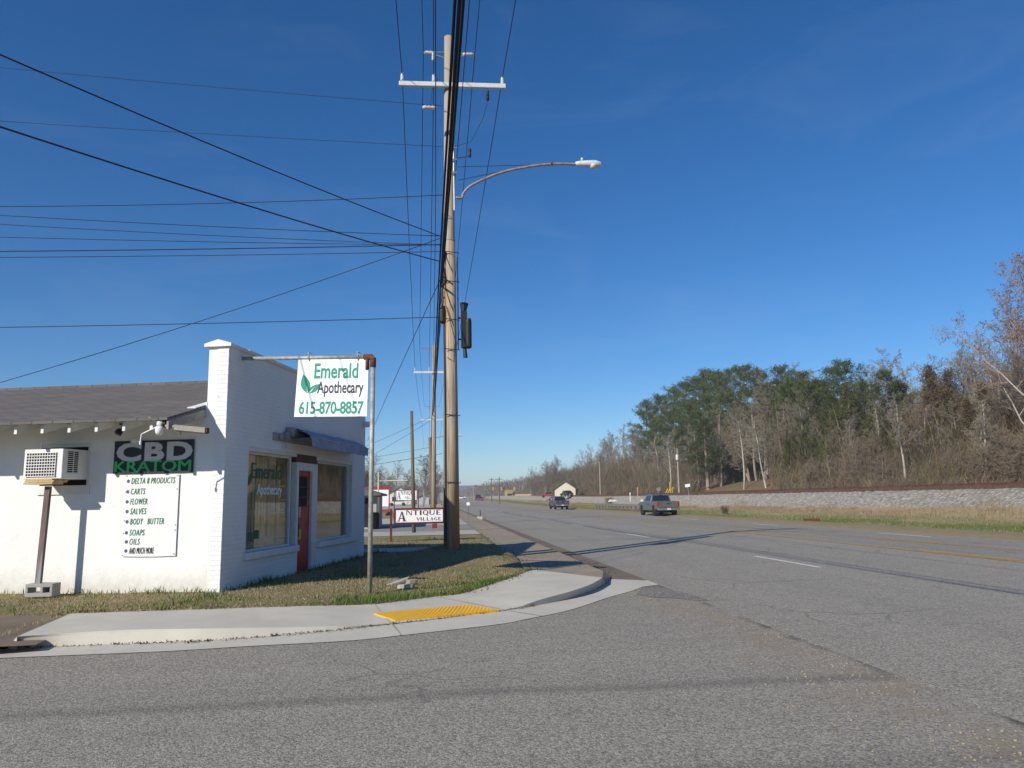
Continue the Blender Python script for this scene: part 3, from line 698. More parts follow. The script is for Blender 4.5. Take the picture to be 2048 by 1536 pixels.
mb = MB(); mb.box(-1.2, -1.15, 3.3, 6.5, .06, 1.15); mb.box(-1.6, -.9, 3.3, 6.5, 1.15, 1.2); mb.build('counter', 'pallet_wood', shop)
# awning, rolled up on a plank
mb = MB(); mb.box(.0, .035, 1.67, 5.9, 2.62, 2.76); mb.build('awning_plank', 'weathered_wood', shop)
aw = MB(); n_ = 14
prof = [(.10, 2.87), (.16, 2.885), (.30, 2.83), (.42, 2.745), (.445, 2.715)]
A = [[(x, 2.35 + 3.5 * i / n_, z - .006 * math.sin(i * 1.9)) for i in range(n_ + 1)] for x, z in prof]
for a_, b_ in zip(A, A[1:]): aw.strip([Vector(q) for q in a_], [Vector(q) for q in b_])
aw.strip([Vector((q[0], q[1], q[2] - .02)) for q in A[-1]], [Vector((q[0] - .33, q[1], q[2] - .03)) for q in A[-1]])
awn = aw.build('awning', 'awning_cloth', shop)
va = MB(); n2 = 70
top = [Vector((.45 + .012 * math.sin(i * .5), 2.35 + 3.5 * i / n2, 2.72)) for i in range(n2 + 1)]
bot = [Vector((.46 + .022 * math.sin(i * .5 + .6), 2.35 + 3.5 * i / n2, 2.55 - .022 * abs(math.sin(i * math.pi / 5)))) for i in range(n2 + 1)]
va.strip(top, bot); va.build('valance', 'awning_cloth', awn)
mb = MB(); mb.tube([(.12, 2.25, 2.80), (.12, 5.88, 2.80)], .055, 12); mb.tube([(.04, 2.45, 2.70), (.43, 2.45, 2.70)], .014); mb.tube([(.04, 5.7, 2.70), (.43, 5.7, 2.70)], .014); mb.tube([(.445, 2.34, 2.715), (.445, 5.86, 2.715)], .016)
mb.build('awning_roller', 'galvanised', awn)
mb = MB(); mb.box(.03, .16, 2.22, 2.34, 2.73, 2.90); mb.box(.03, .12, 2.1, 2.2, 2.66, 2.80); mb.tube([(.06, 2.14, 2.66), (.06, 2.14, 2.50)], .01); mb.build('awning_motor', 'galvanised', awn)
mb = MB(); mb.box(.0, .06, 1.86, 2.02, 2.64, 2.75); mb.build('junction_box', 'galvanised', shop)
mb = MB(); mb.lathe((.0, 7.0 - .12, 3.40), [(.05, 0), (.075, .05), (.07, .16), (.03, .2)], 12, (1, .3, 0)); mb.build('wall_lamp', 'white_plastic', shop)
# hole of the air conditioner
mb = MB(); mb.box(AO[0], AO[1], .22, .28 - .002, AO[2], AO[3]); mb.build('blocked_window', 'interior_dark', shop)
mb = MB(); mb.box(AO[0] - .02, AO[1] + .03, -.03, .2, AO[2] - .14, AO[2]); mb.box(AO[0], AO[1], .01, .05, AO[3] - .05, AO[3] - .003); mb.box(AO[1] - .05, AO[1] - .003, .01, .05, AO[2], AO[3] - .05); mb.build('window_sill', 'white_trim', shop)

# air conditioner and its prop
ac = thing('air_conditioner', 'white boxy window air conditioner sticking out of the shop side wall on a wooden prop', 'air conditioner', loc2w((-2.64, -.28, 1.93)), -BA)
mb = MB(); mb.box(-.32, .32, -.275, .42, 0, .46); case = mb.build('case', 'white_plastic', ac, bevel=.012)
mb = MB(); mb.box(-.27, .22, -.283, -.276, .035, .40); mb.build('coil', 'dark_void', ac)
mb = MB()
for i in range(12): mb.box(-.27 + i * .0435, -.262 + i * .0435, -.295, -.284, .035, .40)
for i in range(9): mb.box(-.275, .225, -.299, -.2955, .035 + i * .0445, .047 + i * .0445)
mb.build('grille', 'white_plastic', ac)
mb = MB(); mb.box(.3225, .327, -.16, .06, .09, .42); mb.build('side_vent', 'dark_void', ac)
mb = MB()
for i in range(11): mb.box(.3275, .334, -.165, .065, .095 + i * .03, .103 + i * .03)
mb.box(.3275, .336, -.055, -.045, .09, .42); mb.build('louvre', 'white_plastic', ac)
pr = thing('prop_post', 'thin rusty brown post propping up the white air conditioner', 'post', loc2w((-2.62, -.46, .38)), -BA)
mb = MB(); mb.obox((.0, 0, .72), (.085, 0, 0), (0, .05, 0), (.03, .02, 1.44)); mb.build('post', 'rusty_post', pr)
ps = [(-.02, 1.482), (0.0, 1.512), (.012, 1.54)]
for i, (dx, z) in enumerate(ps):
    o = MB().box(-.27 + dx, .21 + dx - .04 * (i == 2), -.14, .10 + .06 * i, -.012, .014).build('plank', 'plank_wood'); o.location = pr.location + Vector((0, 0, z - .012 * 0)); o.rotation_euler = (0, 0, -BA)
    tag(o, ['lowest of the three planks between brown prop post and air conditioner', 'middle one of the three planks stacked under the air conditioner', 'topmost of the three planks directly under the white air conditioner'][i], 'plank', 'planks packed under the air conditioner')
o = MB(); o.box(-.2, .2, -.11, .11, .0, .06); o.box(-.2, .2, -.11, .11, .14, .19); o.box(-.2, -.16, -.11, .11, .06, .14); o.box(.02, .06, -.11, .11, .06, .14); o.box(.16, .2, -.11, .11, .06, .14); o.box(.06, .16, .05, .11, .06, .14)
o = o.build('concrete_block', 'grey_block', bevel=.006); o.location = loc2w((-2.56, -.46, .19)); o.rotation_euler = (0, 0, -BA + rad(8))
tag(o, 'grey hollow concrete block under the brown prop post beside the shop wall', 'block')

# banners on the side wall
def banner(name, label, x0, x1, z0, z1, mat, wob=.012):
    n1, n2_ = 16, 10; mb = MB(); vs = []; fs = []
    for j in range(n2_ + 1):
        for i in range(n1 + 1):
            u, v_ = i / n1, j / n2_
            vs.append((x0 + (x1 - x0) * u, -.025 - wob * (math.sin(u * 9 + v_ * 2) * .5 + math.sin(v_ * 11 + u * 3) * .3) * (1 if 0 < u < 1 else .4), z0 + (z1 - z0) * v_ - .008 * math.sin(u * math.pi) * (1 - v_)))
    for j in range(n2_):
        for i in range(n1): a_ = j * (n1 + 1) + i; fs.append((a_, a_ + 1, a_ + n1 + 2, a_ + n1 + 1))
    mb.add(vs, fs)
    o = mb.build(name, mat, None, smooth=False); md = o.modifiers.new('t', 'SOLIDIFY'); md.thickness = .002
    o.location = B0; o.rotation_euler = (0, 0, -BA); tag(o, label, 'banner'); return o
cb = banner('banner', 'black wall banner reading CBD KRATOM in grey and green letters', -1.85, -.51, 2.005, 2.52, 'ink_black', .0008)
qb = [(-1.85, -.0285, 2.005), (-.51, -.0285, 2.005), (-.51, -.0285, 2.52), (-1.85, -.0285, 2.52)]
writing('lettering', 'CBD', qb, (.03, .36, .985, .95), 'ink_grey', cb, bold=.045, n=(0, -1, 0), lift=0, gap=1.12)
writing('lettering', 'KRATOM', qb, (.02, .05, .97, .38), 'ink_lime', cb, bold=0, strike=.006, n=(0, -1, 0), lift=.002)
lb = banner('banner', 'tall white banner listing products in green below the black CBD banner', -1.625, -.735, .73, 1.985, 'vinyl_white', .0008)
ql = [(-1.625, -.0285, .73), (-.735, -.0285, .73), (-.735, -.0285, 1.985), (-1.625, -.0285, 1.985)]
rows = [('DELTA 8 PRODUCTS', .11, .93, .885, 1), ('CARTS', .11, .38, .755, 1), ('FLOWER', .11, .43, .63, 1), ('SALVES', .12, .42, .51, 1), ('BODY   BUTTER', .13, .76, .385, 1), ('SOAPS', .13, .41, .25, 1), ('OILS', .14, .33, .14, 1), ('AND MUCH MORE', .14, .60, .03, 0)]
for t_, u0, u1, v0, g in rows:
    writing('lettering', t_, ql, (u0, v0, u1, v0 + .075), 'ink_forest' if g else 'ink_black', lb, bold=0, strike=.045 / len(t_) + .001, shear=.2, gap=1.15, n=(0, -1, 0), lift=0)
    c_ = [(u0 - .06 + .03 * math.cos(q * math.pi / 6), v0 + (.036) + .022 * math.sin(q * math.pi / 6)) for q in range(12)]
    place2d('bullet', c_, [tuple(range(12))], ql, 'ink_purple', lb, 0, (0, -1, 0))
mb = MB()
for (x, z) in [(-1.612, .745), (-.76, .76), (-1.612, 1.97), (-.76, 1.96), (-.76, 1.2), (-.76, 1.12), (-1.612, 1.28), (-1.612, 1.08), (-1.612, 1.72), (-.76, 1.75)]:
    MB().lathe((x, -.030, z), [(.012, 0), (.012, .004)], 8, (0, 1, 0)).build('eyelet', 'galvanised', lb)

# lamps under the eaves
zl = 2.68
fl = thing('flood_lamp', 'small dark floodlight hanging under the shop eaves above the CBD banner', 'lamp', loc2w((-1.50, -.45, 2.62)), -BA)
mb = MB(); mb.tube([(0, .1, .15), (.05, 0, .12), (.06, -.02, .05)], .012); mb.tube([(-.12, 0, .11), (.12, 0, .13)], .012); mb.build('bracket', 'black_iron', fl)
mb = MB(); mb.lathe((.05, -.02, .05), [(.02, 0), (.05, .04), (.055, .09), (.05, .1)], 12, (-.3, -.4, -.8)); mb.build('lamp_head', 'black_iron', fl)
o = MB().lathe((0, 0, 0), [(.02, 0), (.065, .015), (.07, .05), (.05, .085), (.02, .1)], 14).build('dome_camera', 'white_plastic', smooth=True); o.location = loc2w((-1.44, -.12, 2.47)); tag(o, 'white dome fixture on the wall just above the CBD banner', 'camera')
sl_ = thing('security_light', 'white round security light with thin arms at the corner of the eaves', 'lamp', loc2w((-.50, -EO + .05, 2.64)), -BA)
mb = MB(); mb.lathe((0, 0, -.10), [(.03, -.035), (.055, 0), (.06, .05), (.045, .09)], 14); mb.lathe((-.02, .03, .0), [(.045, 0), (.06, .06), (.03, .10)], 12, (.4, 0, 1)); mb.build('lamp_head', 'white_plastic', sl_, smooth=True)
mb = MB(); mb.tube([(-.05, 0, -.02), (-.22, -.02, -.10), (-.26, -.02, -.12), (-.27, -.02, -.22)], .009); mb.tube([(-.02, 0, .05), (-.17, 0, .12)], .012); mb.lathe((-.27, -.02, -.22), [(.014, -.05), (.018, 0)], 8); mb.build('arm', 'white_plastic', sl_)
mb = MB(); mb.box(-.03, .05, .0, .1, -.02, .12); mb.build('mount', 'black_iron', sl_)
tl = thing('tube_lamp', 'grey weathered tube light reaching from the eaves past the shop corner', 'lamp', loc2w((-.46, -EO + .1, 2.62)), -BA)
mb = MB(); mb.tube([(0, 0, .02), (.22, .0, .0)], .025, 8); mb.build('arm', 'weathered_wood', tl)
mb = MB(); mb.prism([(.18, -.05, .03), (.18, .05, .03), (.18, .05, -.045), (.18, .0, -.065), (.18, -.05, -.045)], (.44, .06, -.05)); mb.build('housing', 'weathered_wood', tl)
mb = MB(); mb.prism([(.623, .025, -.022), (.623, .095, -.022), (.623, .095, -.09), (.623, .06, -.11), (.623, .025, -.09)], (.02, 0, 0)); mb.build('end_cap', 'rust', tl); MB().tube([(.28, 0, .03), (.28, 0, .09)], .006).build('hanger', 'rust', tl); MB().tube([(.26, 0, -.06), (.26, 0, -.12)], .006).build('hanger', 'rust', tl)

# ------------------------------------------------------------------ hanging sign on the pipe post
PB = Vector((-.985, 11.66, 0)); PT = Vector((-.985 + .02, 11.66, 3.73))
sp_ = thing('sign_post', 'grey pipe post with rusty elbow and long arm fixed to the shop front', 'post', (PB.x, PB.y, .15))
off = Vector((PB.x, PB.y, .15))
wp = loc2w((0.0, .44, 3.87))
mb = MB(); mb.tube([Vector((0, 0, -.1)), PT - off], .036, 12); mb.build('post', 'pipe_grey', sp_, smooth=True)
mb = MB(); mb.tube([wp - off, PT - off + (wp - PT).normalized() * .1], .03, 12); mb.build('arm', 'pipe_grey', sp_, smooth=True)
hd = (PT - wp).normalized()
mb = MB(); mb.tube([PT - off - Vector((0, 0, .16)), PT - off - Vector((0, 0, .03)), PT - off - hd * .03, PT - off - hd * .15], .047, 12); mb.tube([PT - off - hd * .10 + Vector((0, 0, .03)), PT - off - hd * .10 - Vector((0, 0, .2))], .03, 10); mb.build('elbow', 'rust', sp_, smooth=True)
mb = MB(); mb.lathe((0, 0, -.10), [(.11, 0), (.09, .02), (.05, .03)], 12); mb.build('footing', 'grey_block', sp_)
nb = Vector((hd.y, -hd.x, 0)).normalized()
if nb.y > 0: nb = -nb
pb0 = PB + nb * .0
sgn = thing('hanging_sign', 'white square sign reading Emerald Apothecary with green leaves, hung from the pipe arm', 'sign', (PB.x, PB.y, 2.8))
oS = Vector((PB.x, PB.y, 2.8))
cor = [onplane(x, y, pb0 - hd * .05, nb) - oS for x, y in ((588, 833.5), (733.5, 832.5), (737, 717), (597, 718.5))]
mb = MB(); mb.prism([c_ - nb * .012 for c_ in cor], nb * .010); mb.build('board', 'sign_white', sgn)
writing('lettering', 'Emerald', cor, (.245, .655, .865, .925), 'ink_green', sgn, bold=.025, n=nb, lift=.001)
writing('lettering', 'Apothecary', cor, (.30, .335, .945, .61), 'ink_navy', sgn, bold=.02, n=nb, lift=.001)
writing('lettering', '615-870-8857', cor, (.06, .04, .955, .265), 'ink_green', sgn, bold=.025, n=nb, lift=.001, gap=.95)
leaf('leaf_mark', cor, .165, .405, .345, .135, rad(103), 'ink_green', sgn, -.0035 if False else .001, 1.0)
leaf('leaf_mark', cor, .185, .405, .22, .105, rad(48), 'ink_green', sgn, .001, 1.0)
place2d('leaf_vein', [(.158, .42), (.172, .42), (.150, .56)], [(0, 1, 2)], cor, 'sign_white', sgn, .003, nb)
place2d('leaf_vein', [(.19, .42), (.205, .415), (.27, .52)], [(0, 1, 2)], cor, 'sign_white', sgn, .003, nb)
for u in (.16, .86):
    p = cor[3].lerp(cor[2], u) + nb * -.004
    mb = MB(); mb.tube([p + Vector((0, 0, .10)) + nb * .04, p + Vector((0, 0, .02)) + nb * .035, p - Vector((0, 0, .03)) + nb * .01], .008, 6); mb.tube([p + Vector((0, 0, .10)) + nb * .04, p + Vector((0, 0, .10)) - nb * .04, p - nb * .03], .008, 6)
    mb.build('hook', 'galvanised', sgn)

# stone slabs in the grass
for i, (px, py, s_, a_, tilt, lab) in enumerate(((796, 1160, (.42, .13, .045), 25, 14, 'grey broken concrete slab propped at a tilt in the shaded grass'), (812, 1169, (.30, .14, .06), -4, 2, 'flat light grey slab piece lying in front of the tilted slab'), (823, 1159, (.18, .16, .07), 20, 0, 'small brown stone chunk behind the flat grey slab'), (868, 1119, (.24, .12, .05), 10, 0, 'flat dark slab lying in the shade before the big pole'))):
    p = G(px, py, .2); r_ = random.Random(i)
    pts = []
    for kx in range(9):
        t = 2 * math.pi * kx / 9; q = r_.uniform(.8, 1.1); pts.append((s_[0] / 2 * q * (abs(math.cos(t)) ** .6) * (1 if math.cos(t) > 0 else -1), s_[1] / 2 * q * (abs(math.sin(t)) ** .6) * (1 if math.sin(t) > 0 else -1), 0))
    o = MB().prism(pts, (0.01, 0, s_[2])).build('stone_slab', 'grey_block' if i != 2 else 'old_pavement', bevel=.008)
    o.location = (p.x, p.y, gzf(p.x, p.y) + .02); o.rotation_euler = (0, rad(-tilt), rad(a_)); tag(o, lab, 'slab', 'broken slabs in the grass')

# yellow tactile plate with domes
pc = [G(790, 1241.5, .042), G(998, 1220.5, .043), G(935, 1210, .074), G(748, 1227, .088)]
mb = MB(); mb.prism([p - Vector((0, 0, .05)) for p in pc], (0, 0, .056))
for i in range(24):
    for j in range(9):
        u, v_ = (i + .5) / 24, (j + .5) / 9
        p = pc[0].lerp(pc[1], u).lerp(pc[3].lerp(pc[2], u), v_) + Vector((0, 0, .006))
        mb.lathe(p, [(.013, 0), (.011, .004), (.006, .006)], 6)
o = mb.build('tactile_plate', 'tactile_yellow'); tag(o, 'yellow plate of raised domes set in the pavement ramp', 'tactile plate')

# ------------------------------------------------------------------ poles and wires
def pole_mesh(pts, r, name, mat, par): return MB().tube(pts, r, 14).build(name, mat, par, smooth=True)
def insulator(mb, p, h=.2, r=.06, ax=(0, 0, 1)):
    mb.lathe(p, [(r * .5, 0), (r, h * .2), (r * .6, h * .3), (r, h * .45), (r * .6, h * .55), (r * .9, h * .7), (r * .35, h)], 10, ax)
TP = Vector((.34, 17.6, .3))
tall = thing('utility_pole', 'tall weathered wooden utility pole with white crossarm beside the shop', 'utility pole', TP)
pole_mesh([(0, 0, 0), (0, 0, 6), (.02, 0, 12.85)], [.165, .14, .115], 'pole', 'grey_pole_wood', tall)
zA = 11.45
o = MB().obox((.11, -.16, zA), (2.66, 0, .03), (0, .09, 0), (0, 0, .12)).build('crossarm', 'fibreglass', tall, bevel=.012)
for x in (-1.14, -.36, 1.36):
    mb = MB(); insulator(mb, (x, -.16, zA + .06), .22, .055); mb.build('insulator', 'porcelain', tall, smooth=True)
for sgn_ in (-1, 1):
    mb = MB(); zz = 12.35
    mb.tube([(.0, 0, zz + .10), (.03 + sgn_ * .36, -.02, zz + .06)], .012, 6); mb.tube([(.0, 0, zz - .1), (.03 + sgn_ * .36, -.02, zz)], .012, 6); mb.build('bracket', 'galvanised', tall)
    mb = MB(); insulator(mb, (.03 + sgn_ * .34, -.02, zz + .03), .30, .06, (sgn_, 0, .05)); mb.build('insulator', 'porcelain', tall, smooth=True)
mb = MB(); mb.tube([(.98, -.2, zA - .06), (.98, -.2, zA - .16)], .012, 6); mb.lathe((.98, -.2, zA - .40), [(.03, 0), (.045, .06), (.03, .1), (.045, .14), (.03, .18), (.04, .24)], 10); mb.build('arrester', 'black_rubber', tall)
mb = MB(); mb.lathe((.52, -.15, 9.55), [(.025, 0), (.04, .06), (.03, .12), (.04, .18), (.025, .24)], 10); mb.tube([(.14, 0, 9.58), (.52, -.15, 9.58)], .012, 6); mb.build('arrester', 'black_rubber', tall)
mb = MB(); mb.tube([(.98, -.2, zA - .40), (.85, -.2, zA - .9), (.55, -.18, 9.95), (.16, -.1, 9.85)], .007, 5); mb.tube([(-.25, -.1, zA + .2), (-.4, -.1, zA - .1), (-.45, -.1, zA - .6)], .007, 5); mb.build('jumper_wire', 'wire_metal', tall)
mb = MB()
for zz in (9.1, 9.45, 9.75): mb.lathe((-.03, -.05, zz), [(.05, 0), (.06, .04), (.04, .08)], 8); mb.tube([(.02, -.14, zz + .04), (.2, -.14, zz + .05)], .02, 6)
mb.tube([(.13, -.08, 8.2), (.12, -.08, 9.85)], .02, 6); mb.build('pole_hardware', 'galvanised', tall)
SP = Vector((.37, 16.93, .3))
short = thing('stub_pole', 'shorter thick wooden stub pole standing against the tall utility pole', 'utility pole', SP)
pole_mesh([(0, 0, 0), (-.01, 0, 3.5), (-.03, 0, 7.2)], [.160, .145, .125], 'pole', 'pole_wood', short)
mb = MB(); mb.lathe((-.03, 0, 7.2), [(.135, 0), (.135, .05), (.02, .09)], 14); mb.build('pole_cap', 'weathered_wood', short)
mb = MB()
for zz in (1.6, 3.1, 4.6, 5.3, 6.2, 6.9): mb.tube([(-.16, -.17, zz), (.17, -.165, zz - .03), (.18, .02, zz)], .010, 6)
mb.tube([(-.15, -.09, .3), (-.15, -.1, 3), (-.17, -.1, 5.2)], .018, 6); mb.tube([(.155, -.05, 4.6), (.15, -.05, 6.8)], .015, 6); mb.tube([(-.12, -.15, 5.6), (-.02, -.19, 5.2), (.08, -.17, 4.8), (.05, -.16, 4.3), (-.1, -.16, 4.4)], .009, 5); mb.build('ground_wire', 'wire_metal', short)
mb = MB(); mb.lathe((-.2, -.06, 5.2), [(.03, 0), (.075, .06), (.08, .3), (.05, .42)], 10); mb.tube([(-.15, -.1, 6.2), (-.22, -.1, 6.0), (-.2, -.1, 5.7), (-.24, -.12, 5.55)], .03, 6); mb.tube([(-.14, -.12, 6.9), (-.2, -.1, 6.6), (-.15, -.12, 6.2)], .035, 6); mb.build('cable_clamp', 'black_rubber', short)
sc_ = thing('splice_case', 'black cable splice case strapped upright to the right of the big pole', 'splice case', (SP.x + .30, SP.y - .02, 4.85))
mb = MB(); mb.box(-.08, .06, -.08, .06, .10, .95); mb.lathe((.09, -.03, .08), [(.05, 0), (.075, .04), (.075, .62), (.06, .7)], 12); mb.build('case', 'black_rubber', sc_)
MB().tube([(0, 0, 1.15), (-.02, 0, .95)], [.10, .06], 8).build('cable_boot', 'black_rubber', sc_); MB().tube([(0, 0, .12), (.02, 0, -.13)], [.04, .05], 8).build('cable_boot', 'black_rubber', sc_)
for q_ in (.8, .3): MB().tube([(-.15, 0, q_), (.05, 0, q_)], .02, 6).build('strap', 'black_rubber', sc_)
# cobra street lamp
la = thing('street_lamp', 'grey cobra street lamp on a long curved arm reaching over the road', 'street lamp', (TP.x + .12, TP.y - .05, 8.84))
arm = [(.05, -.05, -.02), (.20, -.05, -.02), (.23, -.05, .08), (.40, -.05, .28), (.80, -.05, .50), (1.3, -.05, .70), (2.0, -.05, .86), (2.6, -.05, .93), (3.15, -.05, .93)]
pts_ = dens(arm, 4); mb = MB(); mb.tube(pts_, .033, 10); mb.build('arm', 'arm_metal', la, smooth=True)
mb = MB(); mb.tube([(.10, 0, 1.05 - .25), (1.9, -.05, .88)], .008, 5); mb.tube([(.10, 0, .55 - .1), (1.3, -.05, .72)], .008, 5); mb.build('stay_rod', 'wire_metal', la)
mb = MB(); mb.tube([(2.45, -.05, .93), (2.45, -.05, .985)], .02, 6); mb.lathe((2.42, -.05, .93), [(.045, 0), (.045, .05)], 10, (1, 0, 0)); mb.build('bracket', 'rust', la)
mb = MB(); mb.tube([(3.05, -.05, .95), (3.15, -.05, .95), (3.35, -.05, .955), (3.55, -.05, .955), (3.68, -.05, .94), (3.72, -.05, .92)], [.045, .07, .082, .095, .07, .02], 14); mb.lathe((3.22, -.05, 1.03), [(.03, 0), (.03, .07)], 8); mb.build('lamp_head', 'fibreglass', la, smooth=True)
mb = MB(); mb.lathe((3.5, -.05, .90), [(.10, .03), (.095, -.02), (.07, -.06), (.01, -.085)], 14); mb.build('lens', 'head_clear', la, smooth=True)

POLES = []
def street_pole(px_off, Y, h, arm_z, lab, mat='pole_wood', r0=.15):
    t = thing('utility_pole', lab, 'utility pole', (px_off, Y, gzf(px_off, Y)), 0, 'utility poles along the left kerb')
    pole_mesh([(0, 0, -.1), (.05, 0, h)], [r0, r0 * .65], 'pole', mat, t)
    g0 = gzf(px_off, Y); az = arm_z - g0
    MB().obox((.05, -.12, az), (2.45, 0, 0), (0, .09, 0), (0, 0, .12)).build('crossarm', 'fibreglass', t)
    for x in (-1.1, -.25, 1.15):
        mb = MB(); insulator(mb, (x, -.12, az + .06), .22, .05); mb.build('insulator', 'porcelain', t)
    mb = MB(); mb.tube([(-.85, -.05, az + 1.5), (.95, -.05, az + 1.5)], .02, 6); mb.tube([(-.6, -.05, az + 1.5), (0, -.05, az + 1.2)], .015, 6); mb.tube([(.7, -.05, az + 1.5), (.1, -.05, az + 1.2)], .015, 6); mb.build('bracket', 'galvanised', t)
    mb = MB(); insulator(mb, (.05, 0, h), .3, .05); mb.build('insulator', 'porcelain', t)
    POLES.append((px_off, Y, arm_z)); return t
street_pole(-.12, 45, 10.6, 9.15, 'brown utility pole right behind the big pole, second along the kerb')
street_pole(-.42, 83, 10.8 + .6, 10.3, 'third utility pole along the left kerb, thin and partly hidden', 'grey_pole_wood', .13)
street_pole(-.8, 130, 10.4, 9.5, 'farthest utility pole along the left kerb before the bare trees', 'grey_pole_wood', .13)
t = thing('utility_pole', 'dark leaning pole just left of the second brown utility pole', 'utility pole', (-.22, 58, gzf(-.2, 58))); pole_mesh([(0, 0, 0), (-.22, 0, 6.1)], [.14, .11], 'pole', 'dark_pole_wood', t)
t = thing('bare_post', 'slim brown bare post standing between the two Antique Village signs', 'post', (G(828, 1063, .25).x, G(828, 1063, .25).y, .2)); pole_mesh([(0, 0, 0), (-.11, 0, 5.05)], [.085, .062], 'post', 'dark_pole_wood', t)
# second street lamp far behind
t = thing('street_lamp', 'far small street lamp showing right of the big wooden pole', 'street lamp', (-.4, 83, 8.2)); mb = MB(); mb.tube([(0, 0, 0), (1.2, 0, .3), (2.8, 0, .35)], .04, 6); mb.build('arm', 'arm_metal', t); mb = MB(); mb.tube([(2.7, 0, .35), (3.0, 0, .37), (3.5, 0, .33)], [.08, .13, .04], 8); mb.build('lamp_head', 'fibreglass', t)

def wire(name, pts, r, sag, lab, cat='wire', group=None, mat='wire_metal', n=14):
    P = []
    for a_, b_ in zip(pts, pts[1:]):
        a_, b_ = Vector(a_), Vector(b_); L = (b_ - a_).length
        for i in range(n):
            u = i / n; P.append(a_.lerp(b_, u) - Vector((0, 0, 4 * sag * u * (1 - u) * (L / 40))))
    P.append(Vector(pts[-1]))
    o = MB().tube(P, r, 5).build(name, mat, None, smooth=True); return tag(o, lab, cat, group)
YB = -24.0                                        # the next pole stands behind the camera
GRP = 'power lines strung along the left kerb'
w_ = zA + .3 + .28 
for k_, (x0, z0, x2, z2, xn, lab) in enumerate(((-.80, 11.98, -1.22, 9.45, -1.5, 'left outer power line over the crossarm ends of the kerbside poles'), (-.02, 11.98, -.37, 9.45, -.65, 'inner power line on the insulator just left of the tall pole top'), (1.70, 12.0, 1.03, 9.45, .75, 'right outer power line over the crossarm ends of the kerbside poles'))):
    wire('power_line', [(x0, YB, 11.9), (x0, 17.44, z0), (x2, 45, z2), (xn, 83, 10.6), (xn - .4, 130, 9.8)], .011, .45, lab, 'power line', GRP)
wire('power_line', [(-.30, YB, 12.5), (-.28, 17.55, 12.72), (-.95, 45, 10.75), (-1.2, 83, 11.9)], .010, .45, 'upper power line on the left insulator bracket near the pole top', 'power line', GRP)
wire('power_line', [(.92, YB, 12.5), (1.02, 17.55, 12.72), (.80, 45, 10.75), (.4, 83, 11.9)], .010, .5, 'upper power line on the right insulator bracket near the pole top', 'power line', GRP)
wire('power_line', [(.75, YB, 10.3), (.55, 17.0, 9.9), (.15, 45, 10.6), (-.3, 83, 9.6)], .009, .6, 'thin power line passing the small black arrester below the crossarm', 'power line', GRP)
wire('power_line', [(.0, YB, 9.2), (.02, 17.05, 8.6), (-.15, 45, 7.9), (-.5, 83, 8.2)], .009, .5, 'thin lower power line close along the left side of the tall pole', 'power line', GRP)
for k_, (x0, z0, r, lab) in enumerate(((.08, 6.45, .018, 'thick black cable, the left one of the bundle passing the pole'), (.125, 6.4, .022, 'thickest black cable in the middle of the bundle passing the pole'), (.175, 6.6, .017, 'thick black cable, the right one of the bundle passing the pole'))):
    wire('phone_cable', [(x0 + .5, YB, 7.2 + .06 * k_), (x0, 16.75, z0), (-.22 + .06 * k_, 44.8, 6.35 + .2 * k_), (-.5, 83, 6.7)], r, .35, lab, 'cable', 'thick black cables along the left kerb', 'cable_black')
# service wires that run off to the left
def lwire(a_px, b_px, Yb, r, sag, lab, Ya=17.0, cat='wire'):
    A_ = at(a_px[0], a_px[1], Ya); B_ = at(b_px[0], b_px[1], Yb); B2 = A_ + (B_ - A_) * 1.25
    return wire('service_wire', [A_, B2], r, sag, lab, cat, 'wires running left from the big pole')
lwire((882, 473), (0, 100), 8.5, .011, .28, 'black wire climbing to the left edge, uppermost of the wires leaving the pole')
lwire((880, 523), (0, 245), 9.0, .013, .28, 'black wire climbing left, second from the top at the left edge')
lwire((885, 390), (0, 408), 17, .009, .30, 'level thin wire running left below the lamp arm height')
lwire((884, 472), (0, 428), 18, .009, .15, 'upper one of the three close wires running left from the pole')
lwire((884, 490), (0, 446), 18, .008, .15, 'middle one of the three close wires running left from the pole')
lwire((884, 490), (0, 472), 18, .008, .12, 'lower one of the three close wires running left from the pole')
lwire((884, 489), (0, 501), 17, .012, .10, 'double level wire running left, upper one of the pair')
lwire((880, 503), (0, 513), 17, .008, .10, 'double level wire running left, lower one of the pair')
lwire((882, 476), (0, 757), 20, .009, .45, 'wire slanting down from the pole to the left over the shop roof')
lwire((884, 634), (0, 653), 17.5, .009, .10, 'lowest level wire running left just above the shop parapet')
lwire((885, 212), (0, 133), 17, .006, .12, 'very thin wire running left from below the white crossarm')
lwire((885, 293), (0, 240), 17, .006, .12, 'very thin wire running left from the lamp arm height')
def w2(a, b_, Ya, Yb, r, sag, lab): return wire('service_wire', [at(a[0], a[1], Ya), at(b_[0], b_[1], Yb)], r, sag, lab, 'wire', 'wires behind the shop')
w2((880, 560), (735, 882), 17, 40, .010, -.1, 'wire dropping steeply from the big pole towards the car park')
w2((860, 835), (700, 905), 45, 55, .010, .2, 'upper of the four wires fanning left from the second pole')
w2((860, 842), (700, 935), 45, 55, .010, .2, 'second of the four wires fanning left from the second pole')
w2((858, 895), (700, 922), 60, 60, .012, .2, 'third of the four wires fanning left from the second pole')
w2((885, 907), (690, 938), 60, 62, .018, .1, 'lowest and thickest of the wires fanning left from the second pole')
o = MB(); insulator(o, (-.05, 0, 0), .35, .06, (1, 0, 0)); o = o.build('strain_insulator', 'porcelain', smooth=True); o.location = at(849, 215, 17) ; tag(o, 'small pale strain insulator on the thin wire left of the crossarm', 'insulator')
